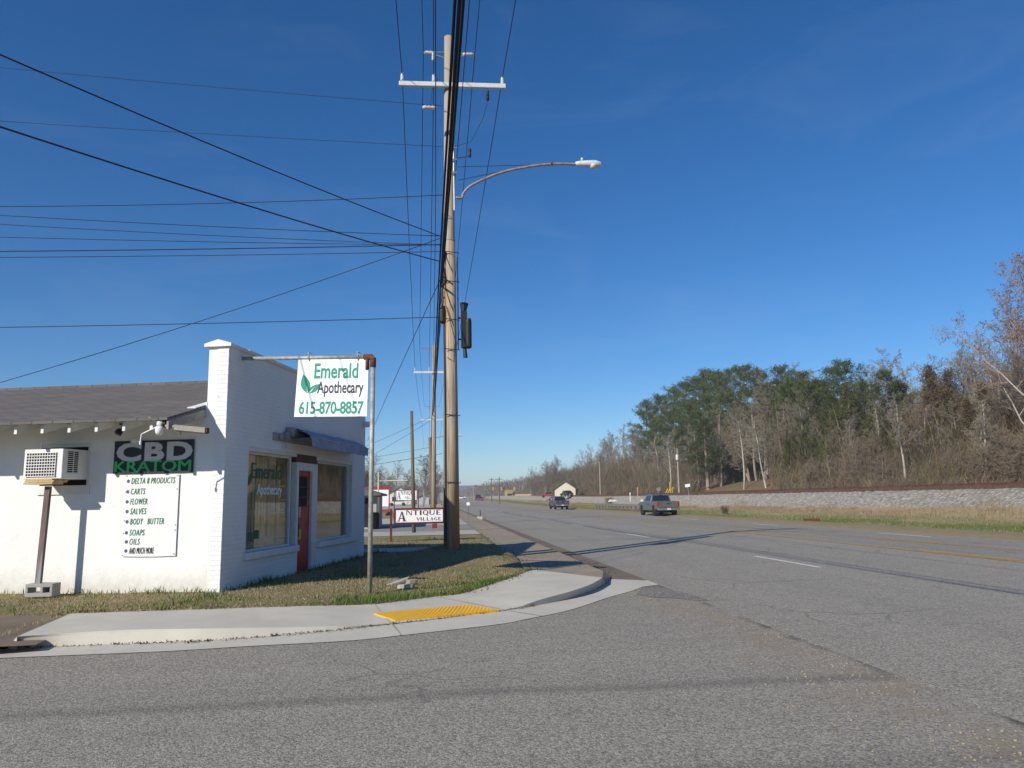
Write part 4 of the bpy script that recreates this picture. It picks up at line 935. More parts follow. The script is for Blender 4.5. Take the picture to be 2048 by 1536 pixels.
o = MB(); insulator(o, (-.05, 0, 0), .25, .05, (0, 0, 1)); o = o.build('strain_insulator', 'porcelain', smooth=True); o.location = at(871, 122, 17) ; tag(o, 'small pale insulator clamp on the wire above the crossarm', 'insulator')

# ------------------------------------------------------------------ signs behind the shop
def ring(cx, cy, ro, ri, wo, wi, a0, a1, n=18):
    out = []
    for i in range(n):
        t0, t1 = a0 + (a1 - a0) * i / n, a0 + (a1 - a0) * (i + 1) / n
        out.append([(cx + wo * math.cos(t0), cy + ro * math.sin(t0)), (cx + wo * math.cos(t1), cy + ro * math.sin(t1)), (cx + wi * math.cos(t1), cy + ri * math.sin(t1)), (cx + wi * math.cos(t0), cy + ri * math.sin(t0))])
    return out
def bar(x0, y0, x1, y1): return [(x0, y0), (x1, y0), (x1, y1), (x0, y1)]
GLY = {
 'A': [[(.10, 0), (.20, 0), (.54, 1), (.46, 1)], [(.66, 0), (.90, 0), (.56, 1), (.44, 1)], bar(.26, .27, .72, .34), bar(0, 0, .30, .05), bar(.58, 0, 1, .05)],
 'N': [bar(.02, 0, .12, 1), bar(.86, 0, .96, 1), [(.02, 1), (.28, 1), (.96, 0), (.78, 0)]],
 'T': [bar(.38, 0, .62, .9), bar(.02, .9, .98, 1)],
 'I': [bar(.36, 0, .64, 1)],
 'Q': ring(.5, .5, .5, .42, .48, .27, 0, 2 * math.pi, 28) + [[(.52, .18), (.70, .2), (1.02, -.2), (.84, -.2)]],
 'U': [bar(.06, .3, .28, 1), bar(.80, .3, .92, 1)] + ring(.49, .32, .32, .22, .43, .26, math.pi, 2 * math.pi),
 'E': [bar(.14, 0, .38, 1), bar(.38, .91, .90, 1), bar(.38, .46, .78, .54), bar(.38, 0, .92, .09)],
 'V': [[(.0, 1), (.26, 1), (.60, 0), (.46, 0)], [(.88, 1), (1, 1), (.58, 0), (.50, 0)]],
 'L': [bar(.14, 0, .38, 1), bar(.38, 0, .92, .10)],
 'G': ring(.52, .5, .5, .41, .48, .26, rad(38), rad(322), 26) + [bar(.72, .08, .92, .46), bar(.55, .40, .92, .47)],
}
def caps(name, s_, quad, box, mat, par, n, gap=.10, lift=.006):
    u0, v0, u1, v1 = box; wds = [(.5 if c_ == 'I' else 1.0) for c_ in s_]; tot = sum(wds) + gap * (len(s_) - 1)
    UV = []; F = []; x = 0
    for c_, wd in zip(s_, wds):
        for poly in GLY[c_]:
            b0 = len(UV)
            for px, py in poly: UV.append((u0 + (x + (px if c_ != 'I' else (px - .25) * 1.0) * (1 if c_ != 'I' else 1) * (wd if c_ != 'I' else 1)) / tot * (u1 - u0), v0 + py * (v1 - v0)))
            F.append(tuple(range(b0, b0 + len(poly))))
        x += wd + gap
    return place2d(name, UV, F, quad, mat, par, lift, n)
def village_sign(Y, x0, x1, y0, y1, lab, postz, h):
    tl_, tr_, br_, bl_ = at(x0, y0, Y), at(x1, y0, Y), at(x1, y1, Y), at(x0, y1, Y)
    wd = (tr_ - tl_).length; hh = (tl_ - bl_).length
    base = Vector(((bl_.x + br_.x) / 2, Y, gzf(bl_.x, Y)))
    t = thing('village_sign', lab, 'sign', base, 0, 'Antique Village signs')
    zc = (bl_.z + br_.z) / 2 - base.z; hw = wd / 2; fr = .055 * wd / 1.7
    MB().box(-hw + fr, hw - fr, -.015, .015, zc + fr, zc + hh - fr).build('panel', 'sign_white', t)
    mb = MB(); mb.box(-hw, hw, -.03, .03, zc, zc + fr); mb.box(-hw, hw, -.03, .03, zc + hh - fr, zc + hh); mb.box(-hw, -hw + fr, -.03, .03, zc + fr, zc + hh - fr); mb.box(hw - fr, hw, -.03, .03, zc + fr, zc + hh - fr); mb.build('frame', 'maroon_paint', t)
    for s_ in (-1, 1):
        MB().box(s_ * (hw + .09) - .035, s_ * (hw + .09) + .035, -.035, .035, -.1, zc + hh * (.98 if s_ < 0 else 1)).build('post', 'maroon_paint', t)
    mb = MB()
    for zz in (.25, .75): mb.box(-hw - .09, -hw, -.02, .02, zc + hh * zz, zc + hh * zz + .03); mb.box(hw, hw + .09, -.02, .02, zc + hh * zz, zc + hh * zz + .03)
    mb.build('bracket', 'galvanised', t)
    q = [(-hw + fr, -.016, zc + fr), (hw - fr, -.016, zc + fr), (hw - fr, -.016, zc + hh - fr), (-hw + fr, -.016, zc + hh - fr)]
    n = (0, -1, 0)
    caps('lettering', 'A', q, (.03, .09, .235, .86), 'ink_maroon', t, n)
    caps('lettering', 'NTIQUE', q, (.225, .56, .97, .95), 'ink_maroon', t, n)
    caps('lettering', 'VILLAGE', q, (.44, .12, .97, .38), 'ink_black', t, n, .12)
    return t
near_sign = village_sign(25, 788, 888.5, 1015.5, 1047.5, 'near white Antique Village sign in a maroon frame just left of the big pole', 0, 0)
village_sign(56, 791, 834.5, 979.5, 1001.5, 'far smaller Antique Village sign standing higher up behind the near one', 0, 0)
p = at(869, 1052, 25) - near_sign.location; MB().box(p.x - .075, p.x + .085, -.03, .03, p.z - .07, p.z + .075).build('red_plate', 'red_paint', near_sign, bevel=.006)
# notice board with red frame
Yb = 92
a_, b_ = at(722, 974, Yb), at(777, 1018, Yb); g0 = gzf(a_.x, Yb)
t = thing('notice_board', 'large white board in a red frame behind the grey hut', 'board', ((a_.x + b_.x) / 2, Yb, g0)); hw = (b_.x - a_.x) / 2; zt = a_.z - g0
MB().box(-hw, hw, -.05, .05, zt - 2.35, zt - .35).build('panel', 'sign_white', t)
mb = MB(); mb.box(-hw - .1, hw + .1, -.08, .08, zt - .35, zt); mb.box(hw, hw + .14, -.07, .07, 0, zt - .35); mb.box(-hw - .14, -hw, -.07, .07, 0, zt - .35); mb.box(-hw, hw, -.06, .06, .1, .38); mb.build('frame', 'red_paint', t)
# white gallows-like sign frame
Yg = 62; p0 = at(757, 944, Yg); p1 = at(815, 961, Yg); g0 = gzf(p0.x, Yg)
t = thing('sign_gallows', 'empty cream gallows shaped sign pole with one long arm', 'sign pole', (p0.x, Yg, g0))
MB().tube([(0, 0, 0), (0, 0, p0.z - g0)], .055, 8).build('post', 'house_cream', t)
MB().tube([(0, 0, p1.z - g0), (p1.x - p0.x, 0, p1.z - g0)], .05, 8).build('arm', 'house_cream', t)
MB().tube([(0, 0, p0.z - g0 - .02), ((p1.x - p0.x) * .8, 0, p1.z - g0 + .05)], .014, 6).build('stay_cable', 'house_cream', t)
# grey hut with drooping shingle roof
Yh = 37.0; g0 = gzf(-4, Yh)
t = thing('grey_hut', 'low grey hut with drooping shingle roof half hidden behind the shop', 'hut', (-5.2, Yh, g0))
xr = at(753, 1000, Yh).x + 5.2; xe = at(763, 990, Yh).x + 5.2; ze = at(763, 991, Yh).z - g0
mb = MB(); mb.box(-xr, xr - .0, 0, 4, -.05, ze + .1); mb.build('wall', 'house_grey', t)
mb = MB(); mb.prism([(xe, -.5, ze), (xe, -.5, ze + .09), (.4, -.5, ze + .75), (-.4, -.5, ze + .75), (-xe, -.5, ze + .09), (-xe, -.5, ze)], (0, 5, 0)); mb.build('roof', 'roof_grey', t)
mb = MB(); mb.box(xr - .95, xr - .28, -.012, .05, .1, ze - .1); mb.build('window', 'window_dark', t)
mb = MB(); mb.box(xe - .16, xe - .06, -.42, -.32, -.05, ze); mb.build('post', 'dark_pole_wood', t)
o = MB().lathe((0, 0, 0), [(.26, 0), (.28, .1), (.28, .75), (.24, .8)], 14).build('barrel', 'black_iron'); o.location = (-5.2 + xr - .1, Yh - .35, g0); tag(o, 'dark barrel standing by the corner of the grey hut', 'barrel')
# small things along the kerb
t = thing('round_marker', 'white round marker plate on a thin stick beside the left kerb', 'marker', (3.0, 70, .13)); MB().tube([(0, 0, 0), (-.02, 0, .85)], .015, 6).build('stick', 'wire_metal', t); MB().lathe((-.02, -.01, 1.0), [(.16, 0), (.17, .02), (.16, .04)], 16, (0, 1, 0)).build('plate', 'sign_white', t)
t = thing('kerb_marker', 'short black stick in a white concrete block at the kerb', 'marker', (3.35, 58, .06)); MB().box(-.22, .18, -.15, .15, -.05, .16).build('block', 'new_concrete', t); MB().tube([(.02, 0, .15), (.03, 0, .62)], .03, 8).build('stick', 'black_iron', t)
t = thing('road_sign', 'back of a small pale road sign glimpsed left of the big pole', 'road sign', (.95, 110, gzf(.95, 110))); MB().tube([(0, 0, 0), (0, 0, 2.2)], .04, 6).build('post', 'galvanised', t); MB().box(-.3, .3, -.06, -.045, 1.3, 2.3).build('plate', 'galvanised', t)
o = MB().prism([(-.28, 0, 0), (.3, 0, 0), (.2, 0, .25), (.02, 0, .38), (-.2, 0, .2)], (0, .3, .02)).build('dark_heap', 'black_iron', bevel=.03); p = G(776, 1030, .25); o.location = (p.x, p.y, gzf(p.x, p.y)); tag(o, 'small dark heap on the dry grass left of the village signs', 'heap')

# ------------------------------------------------------------------ houses
def gable_house(name, label, cat, loc, rz, wd, dp, he, hr, wall, roof_m, wins=(), eave=.3, chimney=False):
    t = thing(name, label, cat, loc, rz)
    mb = MB(); mb.prism([(-wd / 2, 0, -.3), (wd / 2, 0, -.3), (wd / 2, 0, he), (0, 0, hr), (-wd / 2, 0, he)], (0, dp, 0)); mb.build('wall', wall, t)
    sl = (hr - he) / (wd / 2); e = eave
    mb = MB(); mb.prism([(-wd / 2 - e, -e, he - sl * e + .02), (0, -e, hr + .02), (wd / 2 + e, -e, he - sl * e + .02), (wd / 2 + e, -e, he - sl * e + .14), (0, -e, hr + .15), (-wd / 2 - e, -e, he - sl * e + .14)], (0, dp + 2 * e, 0)); mb.build('roof', roof_m, t)
    for (x0, x1, z0, z1) in wins:
        f_ = MB().box(x0 - .06, x1 + .06, -.03, -.002, z0 - .06, z1 + .06).build('window', 'white_trim', t); MB().box(x0, x1, -.04, -.031, z0, z1).build('pane', 'window_dark', f_)
    return t
def D2(px, D): return CAM + D * (fwd + (px - 1024) / FPX * rgt)
def base(px, D): p = D2(px, D); return Vector((p.x, p.y, gzf(p.x, p.y)))
p = base(800, 200); gable_house('white_house', 'small white gabled house behind the village signs', 'house', p, 0, 6.0, 9, 2.7, 4.4, 'house_white', 'roof_grey', ((-1.9, -1.0, .8, 2.0), (.6, 1.6, .8, 2.0)))
p = base(847, 185); gable_house('pale_shed', 'pale grey shed under the bare tree left of the poles', 'shed', p, 0, 2.9, 3, 1.7, 2.2, 'house_grey', 'roof_brown', ())
t = thing('portable_toilet', 'dark blue cabin standing right of the pale grey shed', 'cabin', base(861, 183)); MB().box(-.4, .4, 0, .9, 0, 1.45).build('cabin', 'paint_slate_blue', t, bevel=.03); MB().box(-.44, .44, -.04, .94, 1.452, 1.54).build('roof', 'house_grey', t); MB().box(-.28, .28, -.012, -.001, .1, 1.3).build('door', 'window_dark', t)
p = base(1124, 185); p.z = 1.2; gable_house('cream_house', 'cream gabled house with grey roof beyond the railway', 'house', p, rad(-14), 5.0, 9, 2.6, 4.3, 'house_cream', 'roof_grey', ((-.4, .4, 1.2, 2.1),), .45)
p = base(1068, 300); p.z = 1.6; gable_house('tan_house', 'low tan building left of the cream house', 'house', p, rad(60), 5, 8, 2.0, 3.0, 'house_tan', 'roof_brown', ())
p = base(1082, 290); p.z = 1.8; gable_house('brick_house', 'low red brick building between tan and cream houses', 'house', p, rad(-10), 6, 6, 2.6, 3.8, 'brick_red', 'roof_brown', ())
p = base(1524, 111); p.z = 2.55
t = gable_house('tiny_house', 'tiny white cottage with teal roof among the trees beyond the rails', 'cottage', p, rad(-48), 1.6, 2.2, 2.15, 2.95, 'house_white', 'roof_teal', ((-.28, .28, .9, 1.8),), .22)
MB().box(.86, .9, .7, 1.4, .8, 1.7).build('side_window', 'window_dark', t); MB().box(-.9, .9, -.6, -.05, -.1, .12).build('porch', 'weathered_wood', t)
for px, D, lab in ((1648, 92, 'white trailer glimpsed through brown brush right of the cottage'), (1742, 84, 'small white trailer end half hidden in the brush, right of the first')):
    p = base(px, D); t = thing('trailer', lab, 'trailer', p + Vector((0, 0, .1)), rad(15)); MB().box(-1.1, 1.1, 0, 3, .3, 2.1).build('body', 'house_white', t, bevel=.05); MB().box(-.7, .0, -.02, .02, 1.0, 1.6).build('window', 'window_dark', t); MB().box(.3, .8, -.02, .02, .4, 1.8).build('door', 'house_grey', t)

# ------------------------------------------------------------------ vehicles (local: forwards is +y, wheels on z = 0)
def wheel(par, x, y, r, wd):
    sgn_ = 1 if x > 0 else -1
    w_ = MB().lathe((x - wd / 2 * 1, y, r), [(r * .55, 0), (r * .94, .01), (r, .05), (r, wd - .05), (r * .94, wd - .01), (r * .55, wd)], 20, (1, 0, 0)).build('wheel', 'tyre', par)
    xo = x + sgn_ * (wd / 2 - .01)
    MB().lathe((xo - (.02 if sgn_ > 0 else 0), y, r), [(r * .62, 0), (r * .60, .02)] if sgn_ > 0 else [(r * .60, 0), (r * .62, .02)], 14, (1, 0, 0)).build('rim', 'rim_metal', w_)
def arch(yc, r, z0, n=8): return [(yc + r * math.cos(math.pi * i / n), z0 + r * .95 * math.sin(math.pi * i / n)) for i in range(n + 1)]
def side_prism(mb, prof, xw): mb.prism([(-xw, y, z) for y, z in prof], (2 * xw, 0, 0))
def cabin(mb, prof, xb, xt, zb, zt):
    L_ = []; R_ = []
    for y, z in prof:
        f_ = (z - zb) / (zt - zb); xw = xb + (xt - xb) * f_; L_.append((-xw, y, z)); R_.append((xw, y, z))
    n = len(prof); mb.add(L_ + R_, [tuple(range(n)), tuple(range(2 * n - 1, n - 1, -1))] + [(i, n + i, n + (i + 1) % n, (i + 1) % n) for i in range(n)])
def pickup(name, label, loc, rz, pmat, ext=True):
    t = thing(name, label, 'pickup truck', loc, rz, 'pickup trucks on the highway')
    r = .40; ya, yf = -1.75, 1.85
    prof = [(-2.85, .62)] + [(-2.25, .58)] + arch(ya, .47, .50)[::-1] + [(-1.2, .48), (1.3, .48)] + arch(yf, .47, .50)[::-1] + [(2.4, .52), (2.78, .55), (2.85, .85), (2.78, 1.06), (2.3, 1.17), (1.25, 1.22), (-.85, 1.22), (-2.85, 1.24)]
    mb = MB(); side_prism(mb, prof, .97); body = mb.build('body', pmat, t, bevel=.045)
    MB().box(-.84, .84, -2.72, -.98, 1.24, 1.244).build('bed_shade', 'dark_void', body)  # flat dark sheet standing for the shaded inside of the open bed
    mb = MB(); cp = [(-.86, 1.20), (-.72, 1.80), (-.45, 1.86), (.45, 1.86), (.75, 1.80), (1.45, 1.20)]; cabin(mb, cp, .93, .72, 1.2, 1.86); cab = mb.build('cab', pmat, t, bevel=.04)
    mb = MB(); mb.add([(-.74, -.868, 1.30), (.74, -.868, 1.30), (.66, -.765, 1.74), (-.66, -.765, 1.74)], [(0, 1, 2, 3)]); mb.build('rear_window', 'car_glass', cab)
    mb = MB(); mb.add([(-.76, 1.38, 1.27), (.76, 1.38, 1.27), (.66, .80, 1.78), (-.66, .80, 1.78)], [(0, 1, 2, 3)]); mb.build('windscreen', 'car_glass', cab)
    for s_ in (-1, 1):
        for (y0, y1, y0t, y1t) in ((-.70, -.12, -.58, -.12), (-.04, 1.10, -.04, .58)):
            X = lambda z: s_ * (.93 + (.72 - .93) * (z - 1.2) / .66 + .006)
            mb = MB(); mb.add([(X(1.28), y0, 1.28), (X(1.28), y1, 1.28), (X(1.74), y1t, 1.74), (X(1.74), y0t, 1.74)], [(0, 1, 2, 3)]); mb.build('side_window', 'car_glass', cab)
        mb = MB(); mb.box(s_ * 1.13 - .11, s_ * 1.13 + .11, .98, 1.07, 1.22, 1.42); mb.box(min(s_ * .93, s_ * 1.05), max(s_ * .93, s_ * 1.05), 1.0, 1.04, 1.26, 1.31); mb.build('mirror', 'white_trim' if pmat == 'paint_pewter' else 'black_rubber', t, bevel=.02)
        MB().box(s_ * .885 - .085, s_ * .885 + .085, -2.885, -2.80, .86, 1.20).build('tail_light', 'tail_red', t, bevel=.012)
        MB().box(s_ * .78 - .16, s_ * .78 + .16, 2.79, 2.87, .82, 1.02).build('headlight', 'head_clear', t, bevel=.015)
        MB().box(s_ * .972 - .012, s_ * .972 + .012, -.55, .35, .98, 1.02).build('door_handle', 'black_rubber', t)
        wheel(t, s_ * .84, ya, r, .27); wheel(t, s_ * .84, yf, r, .27)
    tg = MB().box(-.79, .79, -2.875, -2.852, .74, 1.22).build('tailgate', pmat, t, bevel=.01); MB().box(-.12, .12, -2.884, -2.876, 1.02, 1.10).build('handle', 'black_rubber', tg)
    MB().box(-.96, .96, -3.02, -2.86, .50, .70).build('rear_bumper', 'chrome', t, bevel=.03); MB().box(-.95, .95, 2.84, 2.98, .48, .72).build('front_bumper', 'chrome', t, bevel=.03)
    MB().box(-.16, .16, -3.03, -3.021, .54, .68).build('number_plate', 'plate_white', t)
    MB().box(-.14, .14, -.80, -.745, 1.80, 1.84).build('brake_light', 'tail_red', cab)
    MB().box(-.7, .7, -2.6, 2.4, .30, .52).build('underbody', 'black_rubber', t)
    mb = MB(); mb.box(-.05, .05, -3.1, -2.9, .40, .48); mb.tube([(.35, -2.9, .33), (.35, -2.2, .36)], .04, 8); mb.build('hitch', 'black_iron', t)
    return t
def sedan(name, label, cat, loc, rz, pmat, L_=4.6, h=1.45, wd=.9, suv=False, group=None):
    t = thing(name, label, cat, loc, rz, group); hl = L_ / 2; r = .33
    ya, yf = -hl + .95, hl - .9; zb = .92 if not suv else 1.02
    prof = [(-hl, .45), (-hl + .3, .36)] + arch(ya, .40, .34)[::-1] + [(ya + .6, .28), (yf - .6, .28)] + arch(yf, .40, .34)[::-1] + [(hl - .25, .32), (hl, .42), (hl - .03, .68), (hl - .4, .80), (hl - 1.3, zb), (-hl + .7, zb + .02), (-hl + .08, zb if not suv else zb + .05)]
    mb = MB(); side_prism(mb, prof, wd); mb.build('body', pmat, t, bevel=.05)
    if suv: cp = [(-hl + .12, zb), (-hl + .3, h - .06), (-hl + .6, h), (.35, h), (.65, h - .08), (hl - 1.35, zb)]
    else: cp = [(-hl + .55, zb), (-hl + 1.25, h - .06), (-hl + 1.6, h), (.25, h), (.55, h - .06), (hl - 1.35, zb)]
    mb = MB(); cabin(mb, cp, wd - .05, wd - .24, zb, h); cab = mb.build('cabin', 'car_glass', t, bevel=.03)
    mb = MB(); mb.box(-wd + .25, wd - .25, cp[2][0] - .1, cp[3][0] + .1, h - .03, h + .015)
    for s_ in (-1, 1):
        for i, j in ((0, 1), (5, 4)):
            q0, q1 = cp[i], cp[j]; mb.tube([(s_ * (wd - .06), q0[0], q0[1]), (s_ * (wd - .235), q1[0], q1[1])], .04, 6)
        mb.tube([(s_ * (wd - .06), -.15, zb), (s_ * (wd - .24), -.15, h - .02)], .035, 6)
    mb.build('roof', pmat, t, bevel=.01)
    for s_ in (-1, 1):
        MB().box(s_ * (wd - .2) - .16, s_ * (wd - .2) + .16, -hl - .02, -hl + .1, .66, .84).build('tail_light', 'tail_red', t, bevel=.01); MB().box(s_ * (wd - .2) - .16, s_ * (wd - .2) + .16, hl - .12, hl + .0, .55, .70).build('headlight', 'head_clear', t, bevel=.01)
        wheel(t, s_ * (wd - .11), ya, r, .21); wheel(t, s_ * (wd - .11), yf, r, .21)
    MB().box(-.16, .16, -hl - .03, -hl - .01, .5, .62).build('number_plate', 'plate_white', t)
    return t
def onroad(x, y): return Vector((x, y, float(crown(x) + rise(y)) + .004))
pickup('pickup_truck', 'dusty grey pickup truck beside the guardrail, the nearer of two', onroad(19.25, 64.5), rad(0.3), 'paint_pewter')
pickup('pickup_truck', 'dark blue pickup truck driving away left of the guardrail', onroad(17.6, 108), rad(1.5), 'paint_slate_blue')
sedan('red_car', 'small red car driving away far down the highway', 'car', onroad(15.9, 272), 0, 'paint_red', 4.4, 1.5)
sedan('black_van', 'tall black vehicle just ahead of the far red car', 'van', onroad(16.6, 300), 0, 'paint_black', 4.9, 2.3, 1.05, True)
p = base(921, 400); sedan('white_car', 'white car crossing the highway far away at the junction', 'car', Vector((p.x, p.y, float(rise(400)) + .25)), rad(80), 'paint_white_car', 4.8)
p = base(797, 172); sedan('white_car', 'white saloon parked side on in front of the white house', 'car', p + Vector((0, 0, .02)), rad(88), 'paint_white_car', 4.5)
p = base(1091, 205); sedan('red_car', 'red car parked beyond the railway left of the cream house', 'car', p + Vector((0, 0, .75)), rad(80), 'paint_red', 4.4)
p = base(1127, 178); sedan('dark_car', 'dark car parked in front of the cream house', 'car', p + Vector((0, 0, .75)), rad(10), 'paint_black', 4.4)
p = base(1025, 330); sedan('dark_car', 'dark car far away near the traffic signals', 'car', p + Vector((0, 0, .6)), rad(85), 'paint_slate_blue', 4.6)

# ------------------------------------------------------------------ right-hand side: rails, guardrail, small signs
for x0, lab in ((32.25, 'rusty railway rail nearest the highway on the stone bank'), (33.69, 'rusty railway rail on the far side of the track')):
    mb = MB(); yy = np.r_[ar(5, 200, 12), ar(200, 420, 20)]
    prof = [(-.07, 0), (.07, 0), (.02, .03), (.02, .13), (.037, .14), (.037, .18), (-.037, .18), (-.037, .14), (-.02, .13), (-.02, .03)]
    for a_, b_ in zip(yy, yy[1:]):
        za = 1.60 + .16 + .6 * float(rise(a_)); zb = 1.60 + .16 + .6 * float(rise(b_)); n = len(prof)
        mb.add([(x0 + x, a_, za + z) for x, z in prof] + [(x0 + x, b_, zb + z) for x, z in prof], [(i, (i + 1) % n, n + (i + 1) % n, n + i) for i in range(n)])
    tag(mb.build('rail', 'rail_rust'), lab, 'rail', 'rails of the railway track')
mb = MB(); r_ = random.Random(5)
for i in range(620):
    y = 8 + i * .58; z = 1.57 + .6 * float(rise(y)); a_ = r_.uniform(-.02, .02); mb.obox((32.97 + r_.uniform(-.04, .04), y, z + .09), (2.5, a_, 0), (-a_ * .1, .22, 0), (0, 0, .18))
tag(mb.build('railway_sleepers', 'sleeper_wood'), 'brown wooden sleepers in the ballast under the rails', 'sleepers', None, 'stuff')

t = thing('guardrail', 'short galvanised guardrail on posts at the far road edge by the grey pickup', 'guardrail', (23.0, 84, gzf(23, 84)))
z0 = -gzf(23, 84) + .0
prof = [(0, .50), (-.06, .54), (-.06, .60), (0, .64), (0, .68), (-.06, .72), (-.06, .78), (0, .82)]
mb = MB(); ysg = np.linspace(-1, 24.5, 14)
for a_, b_ in zip(ysg, ysg[1:]):
    A_ = [Vector((x - .12, a_, z + .05)) for x, z in prof]; B_ = [Vector((x - .12, b_, z + .05)) for x, z in prof]; mb.strip(A_, B_)
mb.build('beam', 'galvanised', t)
for i in range(13): MB().box(-.11, .06, i * 1.95 - .08, i * 1.95 + .08, -.2, .78).build('post', 'dark_pole_wood', t)
MB().tube([(-.12, -1, .55), (-.05, -1.3, .5), (.1, -1.35, .5)], .13, 8).build('end_cap', 'galvanised', t)
def plate_sign(name, lab, px, D, pyt, wd, ht, mat, lean=0.0, zb=None, X=None):
    p = base(px, D); top_ = CAM.z + (999 - (px - 1024) * .0183 - pyt) * D / FPX
    if zb is not None: p.z = zb
    t = thing(name, lab, 'sign', p); h = max(.6, top_ - p.z)
    MB().tube([(-lean, 0, -.2), (0, 0, h - ht * .3)], .035, 6).build('post', 'galvanised', t); MB().obox((0, -.05, h - ht / 2), (wd, 0, wd * .12), (0, .02, 0), (-.05 * ht, 0, ht)).build('plate', mat, t); return t
plate_sign('track_sign', 'small white sign on a leaning post on the ballast slope', 1364, 93, 970, .62, .36, 'sign_white', -.25)
plate_sign('track_sign', 'small grey tilted sign beyond the rails left of the yellow posts', 1307, 120, 977, .6, .5, 'galvanised', 0)
for px, pyt, D, lab, lean in ((1321, 979, 118, 'left one of two slanting yellow bars beyond the rails', .35), (1325, 979, 118, 'right one of two slanting yellow bars beyond the rails', .35)):
    p = base(px, D); h = CAM.z + (993 - pyt) * D / FPX - p.z; o = MB().tube([(-lean, 0, 0), (lean, 0, h)], .06, 6).build('yellow_bar', 'yellow_paint'); o.location = p; tag(o, lab, 'bar', 'yellow bars beyond the rails')
p = base(1330, 117); h = 2.3; t = thing('gas_riser', 'yellow pipe post with a bent outlet beyond the rails', 'pipe', p); MB().tube([(0, 0, -.2), (0, 0, h)], .08, 8).build('pipe', 'yellow_paint', t); MB().tube([(.3, 0, .0), (.3, 0, 1.3), (.5, 0, 1.5), (.62, 0, 1.3)], .06, 8).build('outlet', 'yellow_paint', t)
for px, pyt, lab, mt in ((1251, 984, 'thin white marker post beyond the rails', 'sign_white'), (1266, 986, 'thin yellow marker post beyond the rails', 'yellow_paint'), (1103, 986, 'white post beyond the rails before the cream house', 'sign_white')):
    p = base(px, 120); o = MB().lathe((0, 0, 0), [(.05, -.3), (.05, 1.2), (.08, 1.22), (.08, 1.5), (.02, 1.55)], 8).build('marker_post', mt); o.location = p - Vector((0, 0, .15)); tag(o, lab, 'marker post')
o = MB().prism([(-.7, 0, 0), (.7, 0, 0), (.5, 0, .3), (-.4, 0, .35)], (0, .6, 0)).build('white_box', 'house_white', bevel=.05); p = base(1217, 118); o.location = p + Vector((0, 0, .7)); tag(o, 'low white box lying beyond the rails behind the guardrail', 'box')
o = MB().prism([(-.45, 0, 0), (.4, 0, 0), (.25, 0, .5), (-.05, 0, .7), (-.35, 0, .4)], (.1, .5, 0)).build('pale_rock', 'grey_block', bevel=.08); p = base(1476, 92); o.location = p; tag(o, 'pale pointed rock at the foot of the bare tree beyond the rails', 'rock')
o = MB(); o.box(-.32, .32, -.2, .25, -.3, .10); o.box(-.36, .36, -.25, -.2, -.15, .16); o.box(-.36, -.32, -.2, .25, -.15, .16); o = o.build('drain_inlet', 'rust', bevel=.015); o.location = (20.8, 40.5, -.02); tag(o, 'rusty brown drain inlet at the far road edge', 'drain')
def line_pole(lab, px, D, pyt, can=False, zb=None):
    p = base(px, D); h = CAM.z + (999 - (px - 1024) * .0183 - pyt) * D / FPX - p.z
    t = thing('utility_pole', lab, 'utility pole', p, 0, 'utility poles beyond the rails'); MB().tube([(0, 0, -.2), (.03, 0, h)], [.15, .10], 8).build('pole', 'grey_pole_wood', t)
    mb = MB(); insulator(mb, (.03, 0, h), .3, .07); mb.build('insulator', 'porcelain', t)
    if can:
        mb = MB(); mb.lathe((-.12, -.28, h - 1.6), [(.2, 0), (.22, .08), (.22, .75), (.15, .85)], 12); mb.build('transformer', 'house_white', t)
        mb = MB(); mb.tube([(0, 0, h - 2.0), (.7, 0, h - 1.5), (1.3, 0, h - 1.45)], .03, 6); mb.tube([(1.2, 0, h - 1.45), (1.55, 0, h - 1.5)], [.07, .1], 8); mb.build('lamp_arm', 'galvanised', t)
    return p + Vector((.03, 0, h))
q1 = line_pole('utility pole with a white transformer can beyond the rails', 1347, 118, 903, True)
q2 = line_pole('thin pale utility pole left of the transformer pole', 1193, 172, 929)
q3 = Vector((37.6, 62, 8.3)); q4 = Vector((37, 12, 8.5))
for dz, lab in ((.2, 'upper wire running through the trees beyond the rails'), (-.6, 'lower wire running through the trees beyond the rails')):
    dv = Vector((0, 0, dz)); wire('power_line', [q2 + dv, q1 + dv, q3 + dv, q4 + dv], .014, .3, lab, 'power line', 'wires beyond the rails')
# far down the road: poles, signals
for px, D, pyt, lab in ((995, 190, 957, 'far brown pole right of the red car, the taller of a pair'), (980, 230, 958, 'far brown pole right of the red car, the shorter of a pair'), (964, 330, 969, 'far thin pole above the black vehicle'), (950, 400, 970, 'far thin pole left of the black vehicle'), (1017, 380, 969, 'far thin pole by the traffic signals'), (1033, 420, 968, 'far thin pole right of the traffic signals'), (936, 480, 975, 'faintest far pole near the vanishing point')):
    p = base(px, D); h = 1.5 + (1000 - pyt) * D / FPX - p.z; t = thing('far_pole', lab, 'pole', p, 0, 'poles far down the highway'); MB().tube([(0, 0, 0), (.05, 0, h)], [.16, .11], 6).build('pole', 'dark_pole_wood', t); MB().box(-.8, .8, -.06, .06, h - .6, h - .45).build('crossarm', 'dark_pole_wood', t)
p = base(983, 360); t = thing('traffic_signals', 'yellow traffic signals hanging on a span wire far down the road', 'traffic lights', p)
mb = MB(); mb.tube([(-9, 0, 6.2), (-2, 0, 5.7), (6, 0, 5.7), (14, 0, 6.2)], .03, 5); mb.build('span_wire', 'wire_metal', t)
for x in (0, 4.0, 10.0):
    hd_ = MB().box(x - .28, x + .28, -.2, .2, 4.2, 5.6).build('signal_head', 'yellow_paint', t); MB().lathe((x, -.2, 4.9), [(.16, 0), (.16, -.06)], 10, (0, 1, 0)).build('lens', 'tail_red', hd_)
